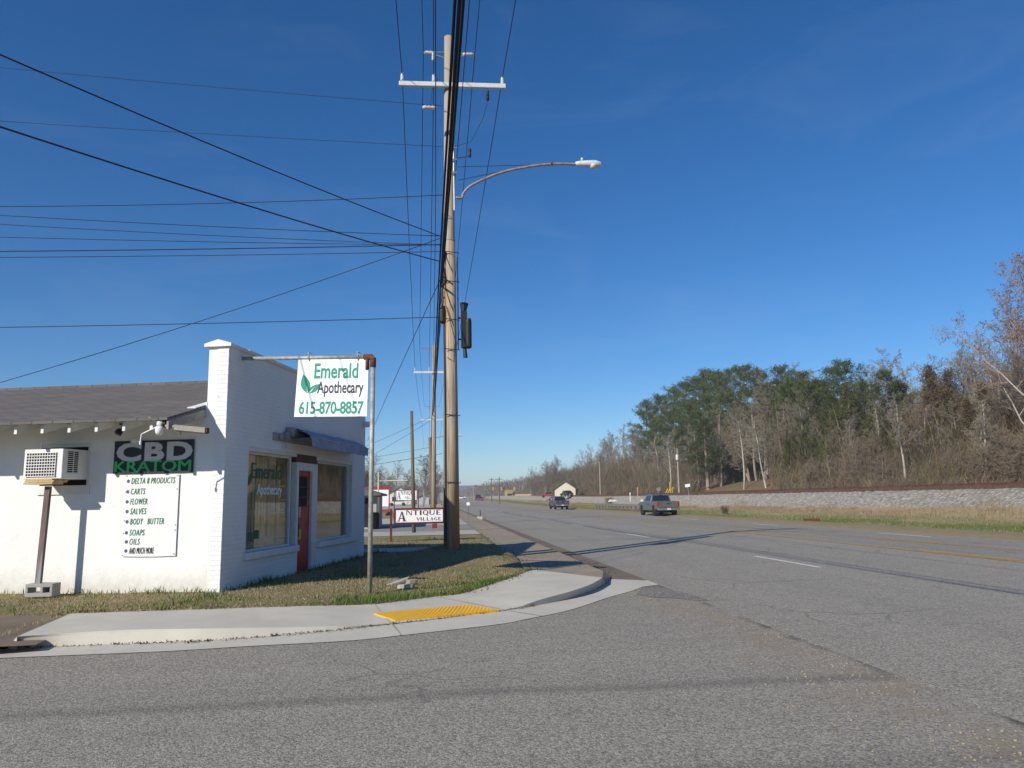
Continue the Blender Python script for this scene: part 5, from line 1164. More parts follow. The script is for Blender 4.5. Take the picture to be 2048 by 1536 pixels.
for x in (-9, 14): MB().tube([(x, 0, -.3), (x, 0, 6.4)], .14, 6).build('mast', 'galvanised', t)
p = base(972, 370); t = thing('direction_sign', 'small green direction sign far beside the highway', 'sign', p); MB().box(-1.4, 1.4, -.03, .03, 1.6, 2.8).build('plate', 'ink_forest', t); MB().box(-1.0, -.9, -.02, .02, -.2, 1.6).build('post', 'galvanised', t); MB().box(.9, 1.0, -.02, .02, -.2, 1.6).build('post', 'galvanised', t)
p = base(1015, 345); t = thing('yellow_store', 'small yellow fronted building far away at the junction', 'building', p); MB().box(-1.6, 1.6, 0, 5, -.2, 2.6).build('wall', 'house_tan', t); MB().box(-1.8, 1.8, -.2, 5.2, 2.6, 2.9).build('roof', 'yellow_paint', t); MB().box(-.9, .9, -.02, .02, .6, 1.6).build('window', 'window_dark', t)

# ------------------------------------------------------------------ trees
def rot_about(v, axis, a): return Matrix.Rotation(a, 3, axis) @ v
class Tree:
    def __init__(s, seed): s.r = random.Random(seed); s.seg = [[], []]; s.tips = []
    def grow(s, p, d, L, r, lev, P):
        R = s.r; n = P['n'][lev]; st = L / n; pts = [p]; rs = [r]
        for i in range(n):
            d = (d + Vector((R.gauss(0, 1), R.gauss(0, 1), R.gauss(0, 1))) * P['wob'][lev] + Vector((0, 0, P['up'][lev]))).normalized()
            p = p + d * st; pts.append(p); rs.append(r * (1 - (i + 1) / n * P['tap'][lev]))
        tgt = s.seg[0 if lev == 0 else 1]
        for i in range(n): tgt.append((pts[i], pts[i + 1], rs[i], rs[i + 1]))
        if lev == P['max']: s.tips.append((p, d)); return
        k = P['k'][lev]; t0 = P['t0'][lev]
        for i in range(k):
            t = t0 + (1 - t0) * (i + R.random()) / k; q = t * n; j = min(int(q), n - 1); f = q - j
            bp = pts[j].lerp(pts[j + 1], f); bd = (pts[j + 1] - pts[j]).normalized(); br = rs[j] + (rs[j + 1] - rs[j]) * f
            ax = bd.orthogonal().normalized(); ax = rot_about(ax, bd, (i * 2.4 + R.uniform(-.6, .6)))
            nd = rot_about(bd, ax, rad(R.uniform(*P['ang'][lev])))
            sh = P['shape'](t) if lev == 0 else 1 - .5 * t
            s.grow(bp, nd, L * P['len'][lev] * sh * R.uniform(.7, 1.2), max(br * P['rk'][lev], P['rmin']), lev + 1, P)
        if lev > 0: s.tips.append((p, d))
def seg_mesh(segs, sides=3):
    n = len(segs); A = np.array([tuple(q[0]) for q in segs]); B = np.array([tuple(q[1]) for q in segs]); ra = np.array([q[2] for q in segs]); rb = np.array([q[3] for q in segs])
    d = B - A; d /= np.maximum(np.linalg.norm(d, axis=1, keepdims=True), 1e-9)
    h = np.where(np.abs(d[:, 2:3]) < .9, np.array([[0, 0, 1.]]), np.array([[1., 0, 0]])); u = np.cross(d, h); u /= np.linalg.norm(u, axis=1, keepdims=True); v = np.cross(d, u)
    V = np.zeros((n, 2 * sides, 3))
    for j in range(sides):
        t = 2 * math.pi * j / sides; o = math.cos(t) * u + math.sin(t) * v
        V[:, j] = A + ra[:, None] * o; V[:, sides + j] = B + rb[:, None] * o
    F = []
    b0 = np.arange(n) * 2 * sides
    for j in range(sides):
        k2 = (j + 1) % sides; F.append(np.c_[b0 + j, b0 + k2, b0 + sides + k2, b0 + sides + j])
    return V.reshape(-1, 3), np.concatenate(F)
BARE = dict(n=[7, 5, 4, 3, 2], wob=[.05, .13, .18, .22, .25], up=[.05, .10, .06, .03, .0], tap=[.75, .8, .8, .75, .6], k=[17, 8, 7, 5], t0=[.25, .20, .15, .1], ang=[(28, 58), (30, 60), (30, 65), (30, 70)], len=[.44, .50, .50, .52], rk=[.42, .5, .5, .55], rmin=.017, max=4, shape=lambda t: 1.15 - .75 * t)
def hide(o): COL.objects.unlink(o)
def make_tree(name, cat, seed, P, H, r0, bark1, bark2, twigcol, lean=0.0, forks=0):
    T = Tree(seed); R = T.r
    T.grow(Vector((0, 0, -.3)), Vector((lean, R.gauss(0, .04), 1)).normalized(), H * .86, r0, 0, P)
    for i in range(forks):
        T.grow(Vector((.1 * i, 0, -.3)), Vector((R.uniform(-.35, .35), R.uniform(-.2, .2), 1)).normalized(), H * R.uniform(.6, .8), r0 * .7, 0, P)
    t = thing(name, 'bare tree', cat, (0, 0, -500))
    for nm, segs, sd in (('trunk', T.seg[0], 7), ('crown', T.seg[1], 3)):
        V, F = seg_mesh(segs, sd)
        rr = np.repeat(np.array([max(q[2], q[3]) for q in segs]), 2 * sd); rnd = RNG.uniform(.75, 1.25, len(segs)).repeat(2 * sd)
        f = np.clip(rr / (.25 * r0), 0, 1)[:, None]; c = (np.array(twigcol) * (1 - f) + np.array(bark1) * f) * rnd[:, None]
        npmesh(nm, V, F, 'bark', c, t)
    return t, T
def tufts(pts, size, col1, col2, n_per, spread, flat=1.0, rng=None, needle=False, shade=True):
    rng = rng or RNG; pts = np.asarray(pts); N = len(pts) * n_per
    C_ = np.repeat(pts, n_per, 0) + rng.normal(0, 1, (N, 3)) * spread * np.array([1, 1, flat])
    a = rng.normal(0, 1, (N, 3)); a /= np.linalg.norm(a, axis=1, keepdims=True); b_ = rng.normal(0, 1, (N, 3)); b_ -= a * (a * b_).sum(1, keepdims=True); b_ /= np.linalg.norm(b_, axis=1, keepdims=True)
    s_ = size * rng.uniform(.6, 1.4, (N, 1)); w_ = s_ * (.28 if needle else .55)
    V = np.stack([C_ - a * s_ * .5 - b_ * w_ * .5, C_ + b_ * w_ * .5 - a * s_ * .1, C_ + a * s_ * .6], 1).reshape(-1, 3); F = np.arange(3 * N).reshape(-1, 3)
    m_ = np.clip(np.repeat(rng.uniform(0, 1, len(pts)), n_per) + rng.normal(0, .25, N), 0, 1)[:, None]
    c = (np.array(col1) * (1 - m_) + np.array(col2) * m_).repeat(3, 0)
    return V, F, c
def make_pine(seed, H, r0, name='pine_tree', cols=((.042, .058, .011), (.13, .16, .038)), cb=.42, spread=.24, droop=.0):
    R = random.Random(seed); rng = np.random.default_rng(seed)
    t = thing(name, 'pine', 'pine tree', (0, 0, -500)); segs0 = []; segs1 = []; pts = []
    p = Vector((0, 0, -.3)); n = 9; tr = [p]
    for i in range(n): p = p + Vector((R.gauss(0, .10), R.gauss(0, .10), H / n)); tr.append(p)
    for i in range(n): segs0.append((tr[i], tr[i + 1], r0 * (1 - .82 * i / n), r0 * (1 - .82 * (i + 1) / n)))
    nb_ = 46
    for i in range(nb_):
        f = cb + (1 - cb) * ((i + R.random()) / nb_); q = f * n; j = min(int(q), n - 1); bp = tr[j].lerp(tr[j + 1], q - j)
        g = (f - cb) / (1 - cb); L = H * spread * (math.sin(math.pi * min(1, g * .78 + .22)) ** .7) * R.uniform(.55, 1.2) + .35
        az = i * 2.4 + R.uniform(-.5, .5); el = rad(R.uniform(-8, 28) + 25 * g - droop)
        d = Vector((math.cos(az) * math.cos(el), math.sin(az) * math.cos(el), math.sin(el)))
        e = bp + d * L; mid = bp + d * L * .55 + Vector((0, 0, -.06 * L)); segs1 += [(bp, mid, .055, .035), (mid, e, .035, .012)]
        for k_ in range(int(4 + L * 3)):
            u = R.uniform(.35, 1.05); pts.append(tuple(bp + d * L * u + Vector((R.gauss(0, .22), R.gauss(0, .22), R.gauss(.05, .14))) * (.5 + .5 * L / 3)))
    for k_ in range(10): pts.append(tuple(tr[-1] + Vector((R.gauss(0, .3), R.gauss(0, .3), R.uniform(-.9, .25)))))
    V, F = seg_mesh(segs0, 7); npmesh('trunk', V, F, 'bark', np.tile([.16, .10, .07], (len(V), 1)), t)
    V, F = seg_mesh(segs1, 3); npmesh('branches', V, F, 'bark', np.tile([.13, .095, .07], (len(V), 1)), t)
    V, F, c = tufts(pts, .34, cols[0], cols[1], 15, .26, .7, rng, True); npmesh('crown', V, F, 'needles', c, t); return t
def make_cedar(seed, H, wd, cols, name='cedar_tree', cat='cedar tree', cb=.10, dens_=1.0, top=.35):
    R = random.Random(seed); rng = np.random.default_rng(seed); t = thing(name, 'cedar', cat, (0, 0, -500))
    segs0 = [(Vector((0, 0, -.3)), Vector((.05, 0, H * .5)), wd * .075, wd * .05), (Vector((.05, 0, H * .5)), Vector((0, .05, H * .98)), wd * .05, .02)]; segs1 = []; pts = []
    for i in range(int(120 * dens_)):
        f = cb + (1 - cb) * (i + R.random()) / (120 * dens_); g = (f - cb) / (1 - cb); rr = wd * ((1 - g) ** .75 * .92 + .05) * (min(1, (g + .06) / .18)) * R.uniform(.55, 1.15)
        az = i * 2.4 + R.uniform(-.7, .7); bp = Vector((0, 0, H * f)); e = bp + Vector((math.cos(az) * rr, math.sin(az) * rr, rr * R.uniform(.05, .5)))
        segs1.append((bp, e, .03, .01))
        for k_ in range(int(3 + rr * 4)): pts.append(tuple(bp.lerp(e, R.uniform(.45, 1.05)) + Vector((R.gauss(0, .15), R.gauss(0, .15), R.gauss(0, .15)))))
    V, F = seg_mesh(segs0, 7); npmesh('trunk', V, F, 'bark', np.tile([.30, .24, .19], (len(V), 1)), t)
    V, F = seg_mesh(segs1, 3); npmesh('branches', V, F, 'bark', np.tile([.14, .10, .07], (len(V), 1)), t)
    V, F, c = tufts(pts, .26, cols[0], cols[1], 14, .2, 1.0, rng, True); npmesh('crown', V, F, 'needles', c, t); return t

GREY, PALE = (.25, .215, .18), (.36, .33, .285)
def variant(base_, **kw): d = dict(base_); d.update(kw); return d
TALL = variant(BARE, t0=[.42, .25, .2, .15], len=[.30, .50, .5, .5], k=[16, 8, 7, 5], shape=lambda t: 1.1 - .6 * t)
WIDE = variant(BARE, t0=[.18, .2, .2, .15], len=[.55, .5, .5, .5], ang=[(25, 50), (30, 60), (30, 65), (30, 70)])
PROTO = {
 'b1': make_tree('bare_tree', 'bare tree', 1, BARE, 14, .20, GREY, GREY, (.215, .188, .125))[0],
 'b2': make_tree('bare_tree', 'bare tree', 2, TALL, 15, .19, PALE, GREY, (.215, .19, .13))[0],
 'b3': make_tree('bare_tree', 'bare tree', 3, WIDE, 13, .22, GREY, GREY, (.215, .165, .115), forks=1)[0],
 'b4': make_tree('bare_tree', 'bare tree', 4, TALL, 14, .17, PALE, PALE, (.25, .215, .145), lean=.12, forks=1)[0],
 'b5': make_tree('bare_tree', 'bare tree', 5, WIDE, 9, .13, GREY, GREY, (.20, .145, .085), forks=2)[0],
 'p1': make_pine(21, 18, .22), 'p2': make_pine(22, 18, .24, cb=.36, spread=.26), 'p3': make_pine(23, 17, .2, cb=.5, spread=.22),
 'p4': make_pine(24, 16, .2, cols=((.05, .06, .02), (.13, .14, .05)), cb=.45, spread=.2),
 'c1': make_cedar(31, 12, 3.6, ((.03, .046, .012), (.095, .11, .03)), cb=.16),
 'c2': make_cedar(32, 11, 2.6, ((.045, .058, .015), (.125, .13, .04)), cb=.08),
 'c4': make_cedar(34, 11, 2.8, ((.055, .065, .018), (.135, .145, .04)), cb=.06, dens_=.8),
 'c3': make_cedar(33, 11, 2.4, ((.085, .06, .025), (.17, .12, .055)), name='brown_cedar', cb=.15, dens_=.8),
}
PH = dict(b1=14, b2=15, b3=13, b4=14, b5=9, p1=18, p2=18, p3=17, p4=16, c1=12, c2=11, c3=11, c4=11)
KLAB = dict(b='bare grey winter tree in the wood beyond the railway', p='dark green pine rising over the wood beyond the railway', c='olive green cedar in the wood beyond the railway')
KGRP = dict(b='bare trees of the wood beyond the railway', p='pines of the wood beyond the railway', c='cedars of the wood beyond the railway')
TR = random.Random(77)
def tree_px(kind, px, X, pyt, label=None, group='auto', D=None, wide=1.0, zb=None):
    if D is None:
        d = ray(px, 768); D_y = X / (d.x / d.y); x, y = X, D_y; 
        dep = (Vector((x, y, CAM.z)) - CAM).dot(fwd)
    else:
        p = D2(px, D); x, y = p.x, p.y; dep = D
    z = gzf(x, y) if zb is None else zb
    topz = at(px, pyt, y).z; H = max(2.0, topz - z)
    s_ = H / (PH[kind] * (1.0 if kind[0] != 'b' else .93)); k0 = kind[0]
    return copy_thing(PROTO[kind], (x, y, z), TR.uniform(0, 6.28), (s_ * wide * TR.uniform(.92, 1.1), s_ * wide * TR.uniform(.92, 1.1), s_), label or KLAB[k0], (KGRP[k0] if group == 'auto' else group))
# back row: the skyline of the wood
sky_ = [('b1', 1158, 70, 903), ('b2', 1178, 66, 888), ('b1', 1200, 66, 880), ('b3', 1222, 62, 872), ('b2', 1243, 60, 850), ('b4', 1262, 58, 842),
 ('p3', 1289, 56, 801), ('p1', 1318, 58, 792), ('p2', 1342, 60, 778), ('p1', 1366, 60, 766), ('p2', 1392, 62, 757), ('p3', 1415, 62, 741), ('p1', 1437, 60, 744), ('p2', 1462, 60, 739), ('p1', 1488, 60, 733), ('p2', 1511, 60, 739),
 ('b2', 1536, 58, 742), ('p4', 1562, 56, 733), ('b1', 1580, 58, 738), ('p4', 1606, 56, 746), ('b2', 1630, 56, 738), ('p2', 1686, 54, 723), ('p4', 1664, 56, 735), ('b1', 1722, 56, 742), ('b2', 1752, 56, 722), ('b1', 1785, 58, 708), ('b2', 1812, 58, 716), ('b4', 1842, 56, 730), ('b1', 1880, 54, 722), ('b3', 1915, 54, 716), ('b1', 1950, 54, 692), ('b2', 1985, 54, 668), ('b3', 2020, 52, 640)]
for k_, px, X, y in sky_: tree_px(k_, px, X, y)
# middle row
mid_ = [('b3', 1150, 54, 930), ('b1', 1170, 52, 915), ('b3', 1192, 52, 905), ('b1', 1216, 50, 893), ('b4', 1236, 50, 885), ('b3', 1258, 50, 866), ('p2', 1302, 50, 838), ('b1', 1280, 48, 865), ('p1', 1330, 50, 822), ('b4', 1315, 46, 868), ('b1', 1345, 46, 862), ('p2', 1372, 52, 806), ('p1', 1410, 52, 792), ('b2', 1385, 44, 850), ('p2', 1448, 52, 786), ('b1', 1430, 46, 812),
 ('b1', 1500, 48, 790), ('b3', 1540, 50, 788), ('b2', 1560, 48, 800), ('c2', 1585, 50, 835), ('b1', 1600, 48, 790), ('b4', 1625, 50, 800), ('c2', 1655, 50, 790), ('b1', 1680, 48, 800), ('c2', 1712, 48, 800), ('b3', 1700, 48, 830), ('p4', 1777, 48, 742), ('b2', 1745, 46, 800), ('c3', 1862, 48, 733), ('c3', 1897, 48, 742), ('b1', 1830, 48, 790), ('b3', 1800, 48, 820), ('b4', 1930, 48, 760), ('c3', 1965, 48, 765), ('b1', 1990, 48, 730), ('b3', 2025, 48, 740), ('b1', 1905, 46, 800), ('b2', 1850, 46, 800), ('c3', 2030, 50, 790),
 ('c2', 1620, 46, 870), ('c2', 1760, 46, 850), ('c2', 1548, 46, 900), ('p2', 1575, 50, 765), ('p1', 1622, 50, 760), ('p4', 1730, 50, 765), ('p4', 1810, 50, 768), ('c4', 1600, 45, 860), ('p4', 1538, 52, 770), ('p4', 1592, 52, 768), ('p4', 1640, 51, 762), ('c4', 1694, 47, 765), ('c4', 1668, 46, 815), ('c4', 1732, 46, 838), ('c4', 1640, 45, 872), ('c4', 1782, 45, 858), ('c4', 1575, 46, 868), ('c3', 1810, 46, 820), ('c4', 1850, 45, 850), ('c3', 1930, 46, 800), ('c2', 1900, 45, 860), ('c4', 1976, 45, 850), ('c2', 1492, 50, 830), ('c2', 1455, 50, 850), ('c1', 1350, 50, 868), ('c3', 2010, 45, 830), ('b5', 1660, 45, 860), ('b5', 1735, 45, 870)]
for k_, px, X, y in mid_: tree_px(k_, px, X, y)
for i in range(62):
    px = TR.uniform(1150, 2060); X = TR.uniform(45, 76); kk = TR.choice(['b1', 'b2', 'b3', 'b1', 'b4', 'b3', 'c2', 'b5'])
    if 1270 < px < 1520 and kk[0] == 'b' and X > 52: kk = 'p3'
    yt = float(np.interp(px, [1150, 1280, 1400, 1500, 1700, 1900, 2060], [925, 870, 810, 800, 800, 770, 720])) + TR.uniform(0, 60) - (6 if X > 60 else 0)
    tree_px(kk, px, X, yt)
for i in range(30):
    px = TR.uniform(1180, 2050); X = TR.uniform(38.5, 43)
    if 1375 < px < 1560: continue
    tree_px('b5', px, X, float(np.interp(px, [1180, 1400, 1700, 2050], [962, 930, 905, 880])) + TR.uniform(-25, 25), 'small bushy bare tree at the front edge of the wood beyond the railway', 'bushy trees along the railway', None, 1.3)
# single trees one can pick out
tree_px('c1', 1404, 44, 838, 'big olive cedar with a bare pale trunk foot, left of the pale rock', None, wide=1.15)
tree_px('b2', 1474, 42, 826, 'pale bare tree with a straight trunk beside the pale rock', None, wide=1.1)
tree_px('b4', 1518, 42.5, 832, 'forked pale bare tree leaning beside the tiny cottage', None)
tree_px('c2', 1566, 43, 880, 'dark low cedar right of the tiny cottage', None)
tree_px('b2', 1792, 40, 790, 'straight pale trunk tree at the front of the wood, right of the trailers', None)
tree_px('b4', 1946, 40, 790, 'pale leaning tree at the front edge of the wood below the big tree', None)
tree_px('b2', 1330, 40, 872, 'slender bare tree behind the transformer pole', None)
big, _T = make_tree('bare_tree', 'bare tree', 9, variant(WIDE, k=[15, 9, 8, 6], len=[.60, .5, .5, .48], rmin=.013), 19, .36, (.38, .35, .30), GREY, (.30, .21, .165))
bp = base(2062, 54); big.location = bp; big['label'] = 'huge pale bare tree with clinging seed clusters at the right edge'; 
pts = [tuple(q[0]) for q in _T.tips if _T.r.random() < .45]
V, F, c = tufts(pts, .16, (.17, .10, .065), (.34, .23, .16), 2, .14, 1, np.random.default_rng(4)); npmesh('seed_clusters', V, F, 'needles', c, big)
big.scale = (.95, .95, .86)
# bare trees at the far left end of the wood
for k_, px, D, y, lab in (('b1', 1057, 290, 937, 'small thin bare tree left of the pair behind the tan building'), ('b3', 1085, 260, 928, 'round bare tree behind the brick building'), ('b3', 1112, 250, 920, 'bare tree with two thick diverging limbs behind the cream house'), ('b5', 1136, 215, 945, 'dark brown tangled tree right above the cream house roof'), ('b5', 1100, 195, 972, 'brown bush against the wall of the cream house')):
    tree_px(k_, px, 0, y, lab, None, D, 1.2 if k_ == 'b3' else 1)
for k_, px, D, y, lab in (('b3', 846, 150, 916, 'large round bare tree behind the second utility pole'), ('b3', 872, 190, 940, 'smaller bare tree right of the large round one'), ('b1', 795, 240, 926, 'bare tree behind the small white house'), ('b3', 765, 230, 938, 'spreading bare tree behind the red framed board'), ('b1', 742, 200, 905, 'tall bare tree close to the shop corner in the distance'), ('b3', 815, 260, 945, 'low bare tree right of the small white house'), ('c2', 736, 160, 945, 'dark green tree right behind the shop corner in the distance'), ('b5', 900, 210, 965, 'brown bare bush left of the vanishing point'), ('b3', 720, 210, 930, 'bare tree mostly hidden behind the shop wall'), ('b3', 780, 300, 950, 'faint bare tree farthest behind the white house')):
    tree_px(k_, px, 0, y, lab, None, D, 1.25 if k_ == 'b3' else 1)
for k_ in PROTO.values():
    for ch in list(k_.children): bpy.data.objects.remove(ch)
    bpy.data.objects.remove(k_)
# dry shrub at the road edge
def shrub(name, lab, loc, H, n, c1, c2, seed=1):
    rng = np.random.default_rng(seed); segs = []
    for i in range(n):
        a_ = rng.uniform(0, 6.28); s_ = rng.uniform(.1, .6); e = Vector((math.cos(a_) * s_ * H, math.sin(a_) * s_ * H, H * rng.uniform(.5, 1))); b0 = Vector((rng.normal(0, .1), rng.normal(0, .1), -.05)) * H
        m_ = b0.lerp(e, .5) + Vector((0, 0, .1 * H)); segs += [(b0, m_, .02, .014), (m_, e, .014, .005)]
    V, F = seg_mesh(segs, 3); m_ = rng.uniform(0, 1, (len(segs), 1)).repeat(6, 0); o = npmesh(name, V, F, 'bark', np.array(c1) * (1 - m_) + np.array(c2) * m_); o.location = loc; return tag(o, lab, 'shrub')
p = base(1437, 60); shrub('dry_shrub', 'dark dry shrub on the verge right of the grey pickup', (24.6, 63, gzf(24.6, 63)), .8, 110, (.10, .07, .055), (.22, .16, .12))
p = base(1168, 112); shrub('dry_shrub', 'tan dry bush by the stone bank between the two pickups', (27.3, 118, gzf(27.3, 118)), 1.5, 500, (.26, .19, .12), (.42, .33, .22), 2)

# brush, straw and grass: nobody could count it
def blades(name, P, H, wd, c1, c2, lean=.35, rng=None, mat='blades', bend=True):
    rng = rng or RNG; N = len(P); az = rng.uniform(0, 6.28, N); ln = rng.normal(0, lean, (N, 2))
    side = np.c_[np.cos(az), np.sin(az), np.zeros(N)] * (wd * rng.uniform(.6, 1.4, N))[:, None] * .5
    h = (H * rng.uniform(.5, 1.3, N))[:, None]; tip = P + np.c_[ln, np.ones(N)] * h; mid_ = P + np.c_[ln * .35, np.ones(N) * .6] * h
    V = np.stack([P - side, P + side, mid_ + side * .7, mid_ - side * .7, tip], 1).reshape(-1, 3); b0 = np.arange(N) * 5
    F = np.concatenate([np.c_[b0, b0 + 1, b0 + 2], np.c_[b0, b0 + 2, b0 + 3], np.c_[b0 + 3, b0 + 2, b0 + 4]])
    c = c1 if c2 is None else c1
    return npmesh(name, V, F, mat, c.repeat(5, 0))
from mathutils import noise as mn
def patch(x, y, s_): return mn.noise((x * s_, y * s_, 3.1)) * .5 + mn.noise((x * s_ * 2.7, y * s_ * 2.7, 8.2)) * .3
g = np.random.default_rng(8); N0 = 150000
X = g.uniform(-10, 2.1, N0); Y = g.uniform(8.5, 28, N0)
keep = g.random(N0) < np.clip((15.0 / np.maximum(Y, 9)) ** 2.2, 0.1, 1)
X, Y = X[keep], Y[keep]
by = np.interp(X, BX, BY); ca, sa = math.cos(BA), math.sin(BA)
lx = (X - B0.x) * ca - (Y - B0.y) * sa; ly = (X - B0.x) * sa + (Y - B0.y) * ca
ok = (Y > np.where(X < -4.7, 10.3, by - .05)) & ((ly < -.01) | (lx > .02) | (ly > 7.05)) & ~((Y > 20.0) & (Y < 21.6) & (g.random(len(X)) > .06)) & ~((Y > 14.3) & (X > 1.66 + .16 * np.sin(Y * 2.3) + .1 * np.sin(Y * 6.1) + g.normal(0, .09, len(X))))
ok &= (np.abs(lx - .05) > .0)
X, Y, lx, ly, by = X[ok], Y[ok], lx[ok], ly[ok], by[ok]
pt = np.array([patch(a_, b_, .8) for a_, b_ in zip(X, Y)])
edge = np.clip(1 - (Y - by) / .9, 0, 1) * (X > -1.4); nearwall = np.clip(1 - np.abs(np.minimum(np.where(lx < 0, -ly, lx), 3)) / .35, 0, 1) * (lx < 2.5)
gr = np.clip(.13 + pt * 1.7 + edge * .95 + nearwall * .5, 0, 1); isg = g.random(len(X)) < gr
Hh = np.where(isg, .045 + .075 * edge + .07 * nearwall, .04 + .03 * edge) * (1 + .5 * np.clip(pt, -.5, 1))
m1 = g.random((len(X), 1)); colg = np.array([.06, .115, .018]) * (1 - m1) + np.array([.16, .24, .05]) * m1; cold = np.array([.30, .235, .12]) * (1 - m1) + np.array([.50, .41, .25]) * m1
Z = np.where(X > 1.70, .148, gz(X, Y))
o = blades('grass', np.c_[X, Y, Z - .01], Hh, np.where(isg, .012, .010), np.where(isg[:, None], colg, cold), None, .45, g); tag(o, 'short mixed green and straw coloured grass around the shop', 'grass', None, 'stuff')
# dead leaves caught in the gutter and along the pavement
g = np.random.default_rng(9); L_ = []
for i in range(420):
    k_ = g.integers(0, len(KB) - 20); q = KB[k_].lerp(KB[k_ + 1], g.random()); L_.append((q.x + g.normal(0, .03), q.y - abs(g.normal(0, .035)) - .01, q.z + .012))
for i in range(700):
    k_ = g.integers(0, len(BK) - 1); q = BK[k_].lerp(BK[k_ + 1], g.random()); L_.append((q.x + g.normal(0, .1), q.y + g.normal(0.05, .07), q.z + .018))
for i in range(1500):
    x_, y_ = g.uniform(-8, 3.2), g.uniform(10.4, 19); lx_ = (x_ - B0.x) * ca - (y_ - B0.y) * sa; ly_ = (x_ - B0.x) * sa + (y_ - B0.y) * ca
    if y_ < np.interp(x_, BX, BY) + .05 or (lx_ < .05 and ly_ > -.02): continue
    if x_ > 1.7 and y_ < 14.4: continue
    L_.append((x_, y_, (gzf(x_, y_) if x_ < 1.65 else .142) + .03))
for i in range(500):
    y_ = 14.5 + 40 * g.random() ** 2; L_.append((3.3 + g.normal(0, .12), y_, .05)); L_.append((1.75 + abs(g.normal(0, .18)), y_, .165))
L_ = np.array(L_); V, F, c = tufts(L_, .030, (.07, .045, .028), (.22, .15, .085), 1, .008, .4, g); o = npmesh('dead_leaves', V, F, 'blades', c); tag(o, 'dead brown leaves caught along kerb and pavement edge', 'leaves', None, 'stuff')
# loose stones at the joint between street and highway
g = np.random.default_rng(10); mb = MB()
for i in range(1300):
    y = 3.4 + 9 * g.random() ** 1.4; x = 3.45 + g.normal(0, .42) * (.5 + .5 * (y < 8)) + .25 * math.sin(y); s_ = min(abs(g.normal(.0018, .0026)) + .0015, .0075); a_ = g.uniform(0, 6)
    mb.obox((x, y, s_ * .4), (s_ * 2 * math.cos(a_), s_ * 2 * math.sin(a_), 0), (-s_ * 1.6 * math.sin(a_), s_ * 1.6 * math.cos(a_), .1 * s_), (s_ * .3, 0, s_ * 1.3))
tag(mb.build('loose_gravel', 'old_pavement'), 'loose pale gravel scattered along the asphalt joint', 'gravel', None, 'stuff')
# straw band below the ballast and sparse grass on the verge
g = np.random.default_rng(12); N0 = 38000
Y = 18 + 210 * g.random(N0) ** 1.8; X = 27.2 + g.beta(1.6, 1.6, N0) * 2.6; pz = np.array([patch(a_, b_, .22) for a_, b_ in zip(X, Y)]); X = X + 2.2 * np.clip(pz, -.6, .6) - .4; X = np.clip(X, 24, 30.3) + np.interp(Y, [20, 60], [.3, 0]); Z = gz(X, Y); m1 = g.random((N0, 1))
o = blades('straw', np.c_[X, Y, Z - .02], (.05 + .12 * (X > 27.8)) * (1 + pz), .018 + Y * .00022, np.array([.24, .18, .105]) * (1 - m1) + np.array([.43, .345, .22]) * m1, None, .4, g); tag(o, 'tall dry straw along the foot of the stone bank', 'dry grass', None, 'stuff')
N0 = 40000; Y = 18 + 150 * g.random(N0) ** 1.7; X = 20.7 + g.random(N0) * 7; Z = gz(X, Y); m1 = g.random((N0, 1)); pz = np.array([patch(a_, b_ * .35, .3) for a_, b_ in zip(X, Y)]); gg = ((g.random(N0) < np.clip(.62 + 1.6 * pz, .05, .95)) & (X > 21.3 + pz))[:, None]
o = blades('verge_grass', np.c_[X, Y, Z - .01], .05 + .05 * g.random(N0), .014 + Y * .0003, np.where(gg, np.array([.08, .125, .025]) * (1 - m1) + np.array([.20, .24, .07]) * m1, np.array([.32, .25, .14]) * (1 - m1) + np.array([.48, .39, .24]) * m1), None, .4, g); tag(o, 'short green grass in the ditch beside the highway', 'grass', None, 'stuff')
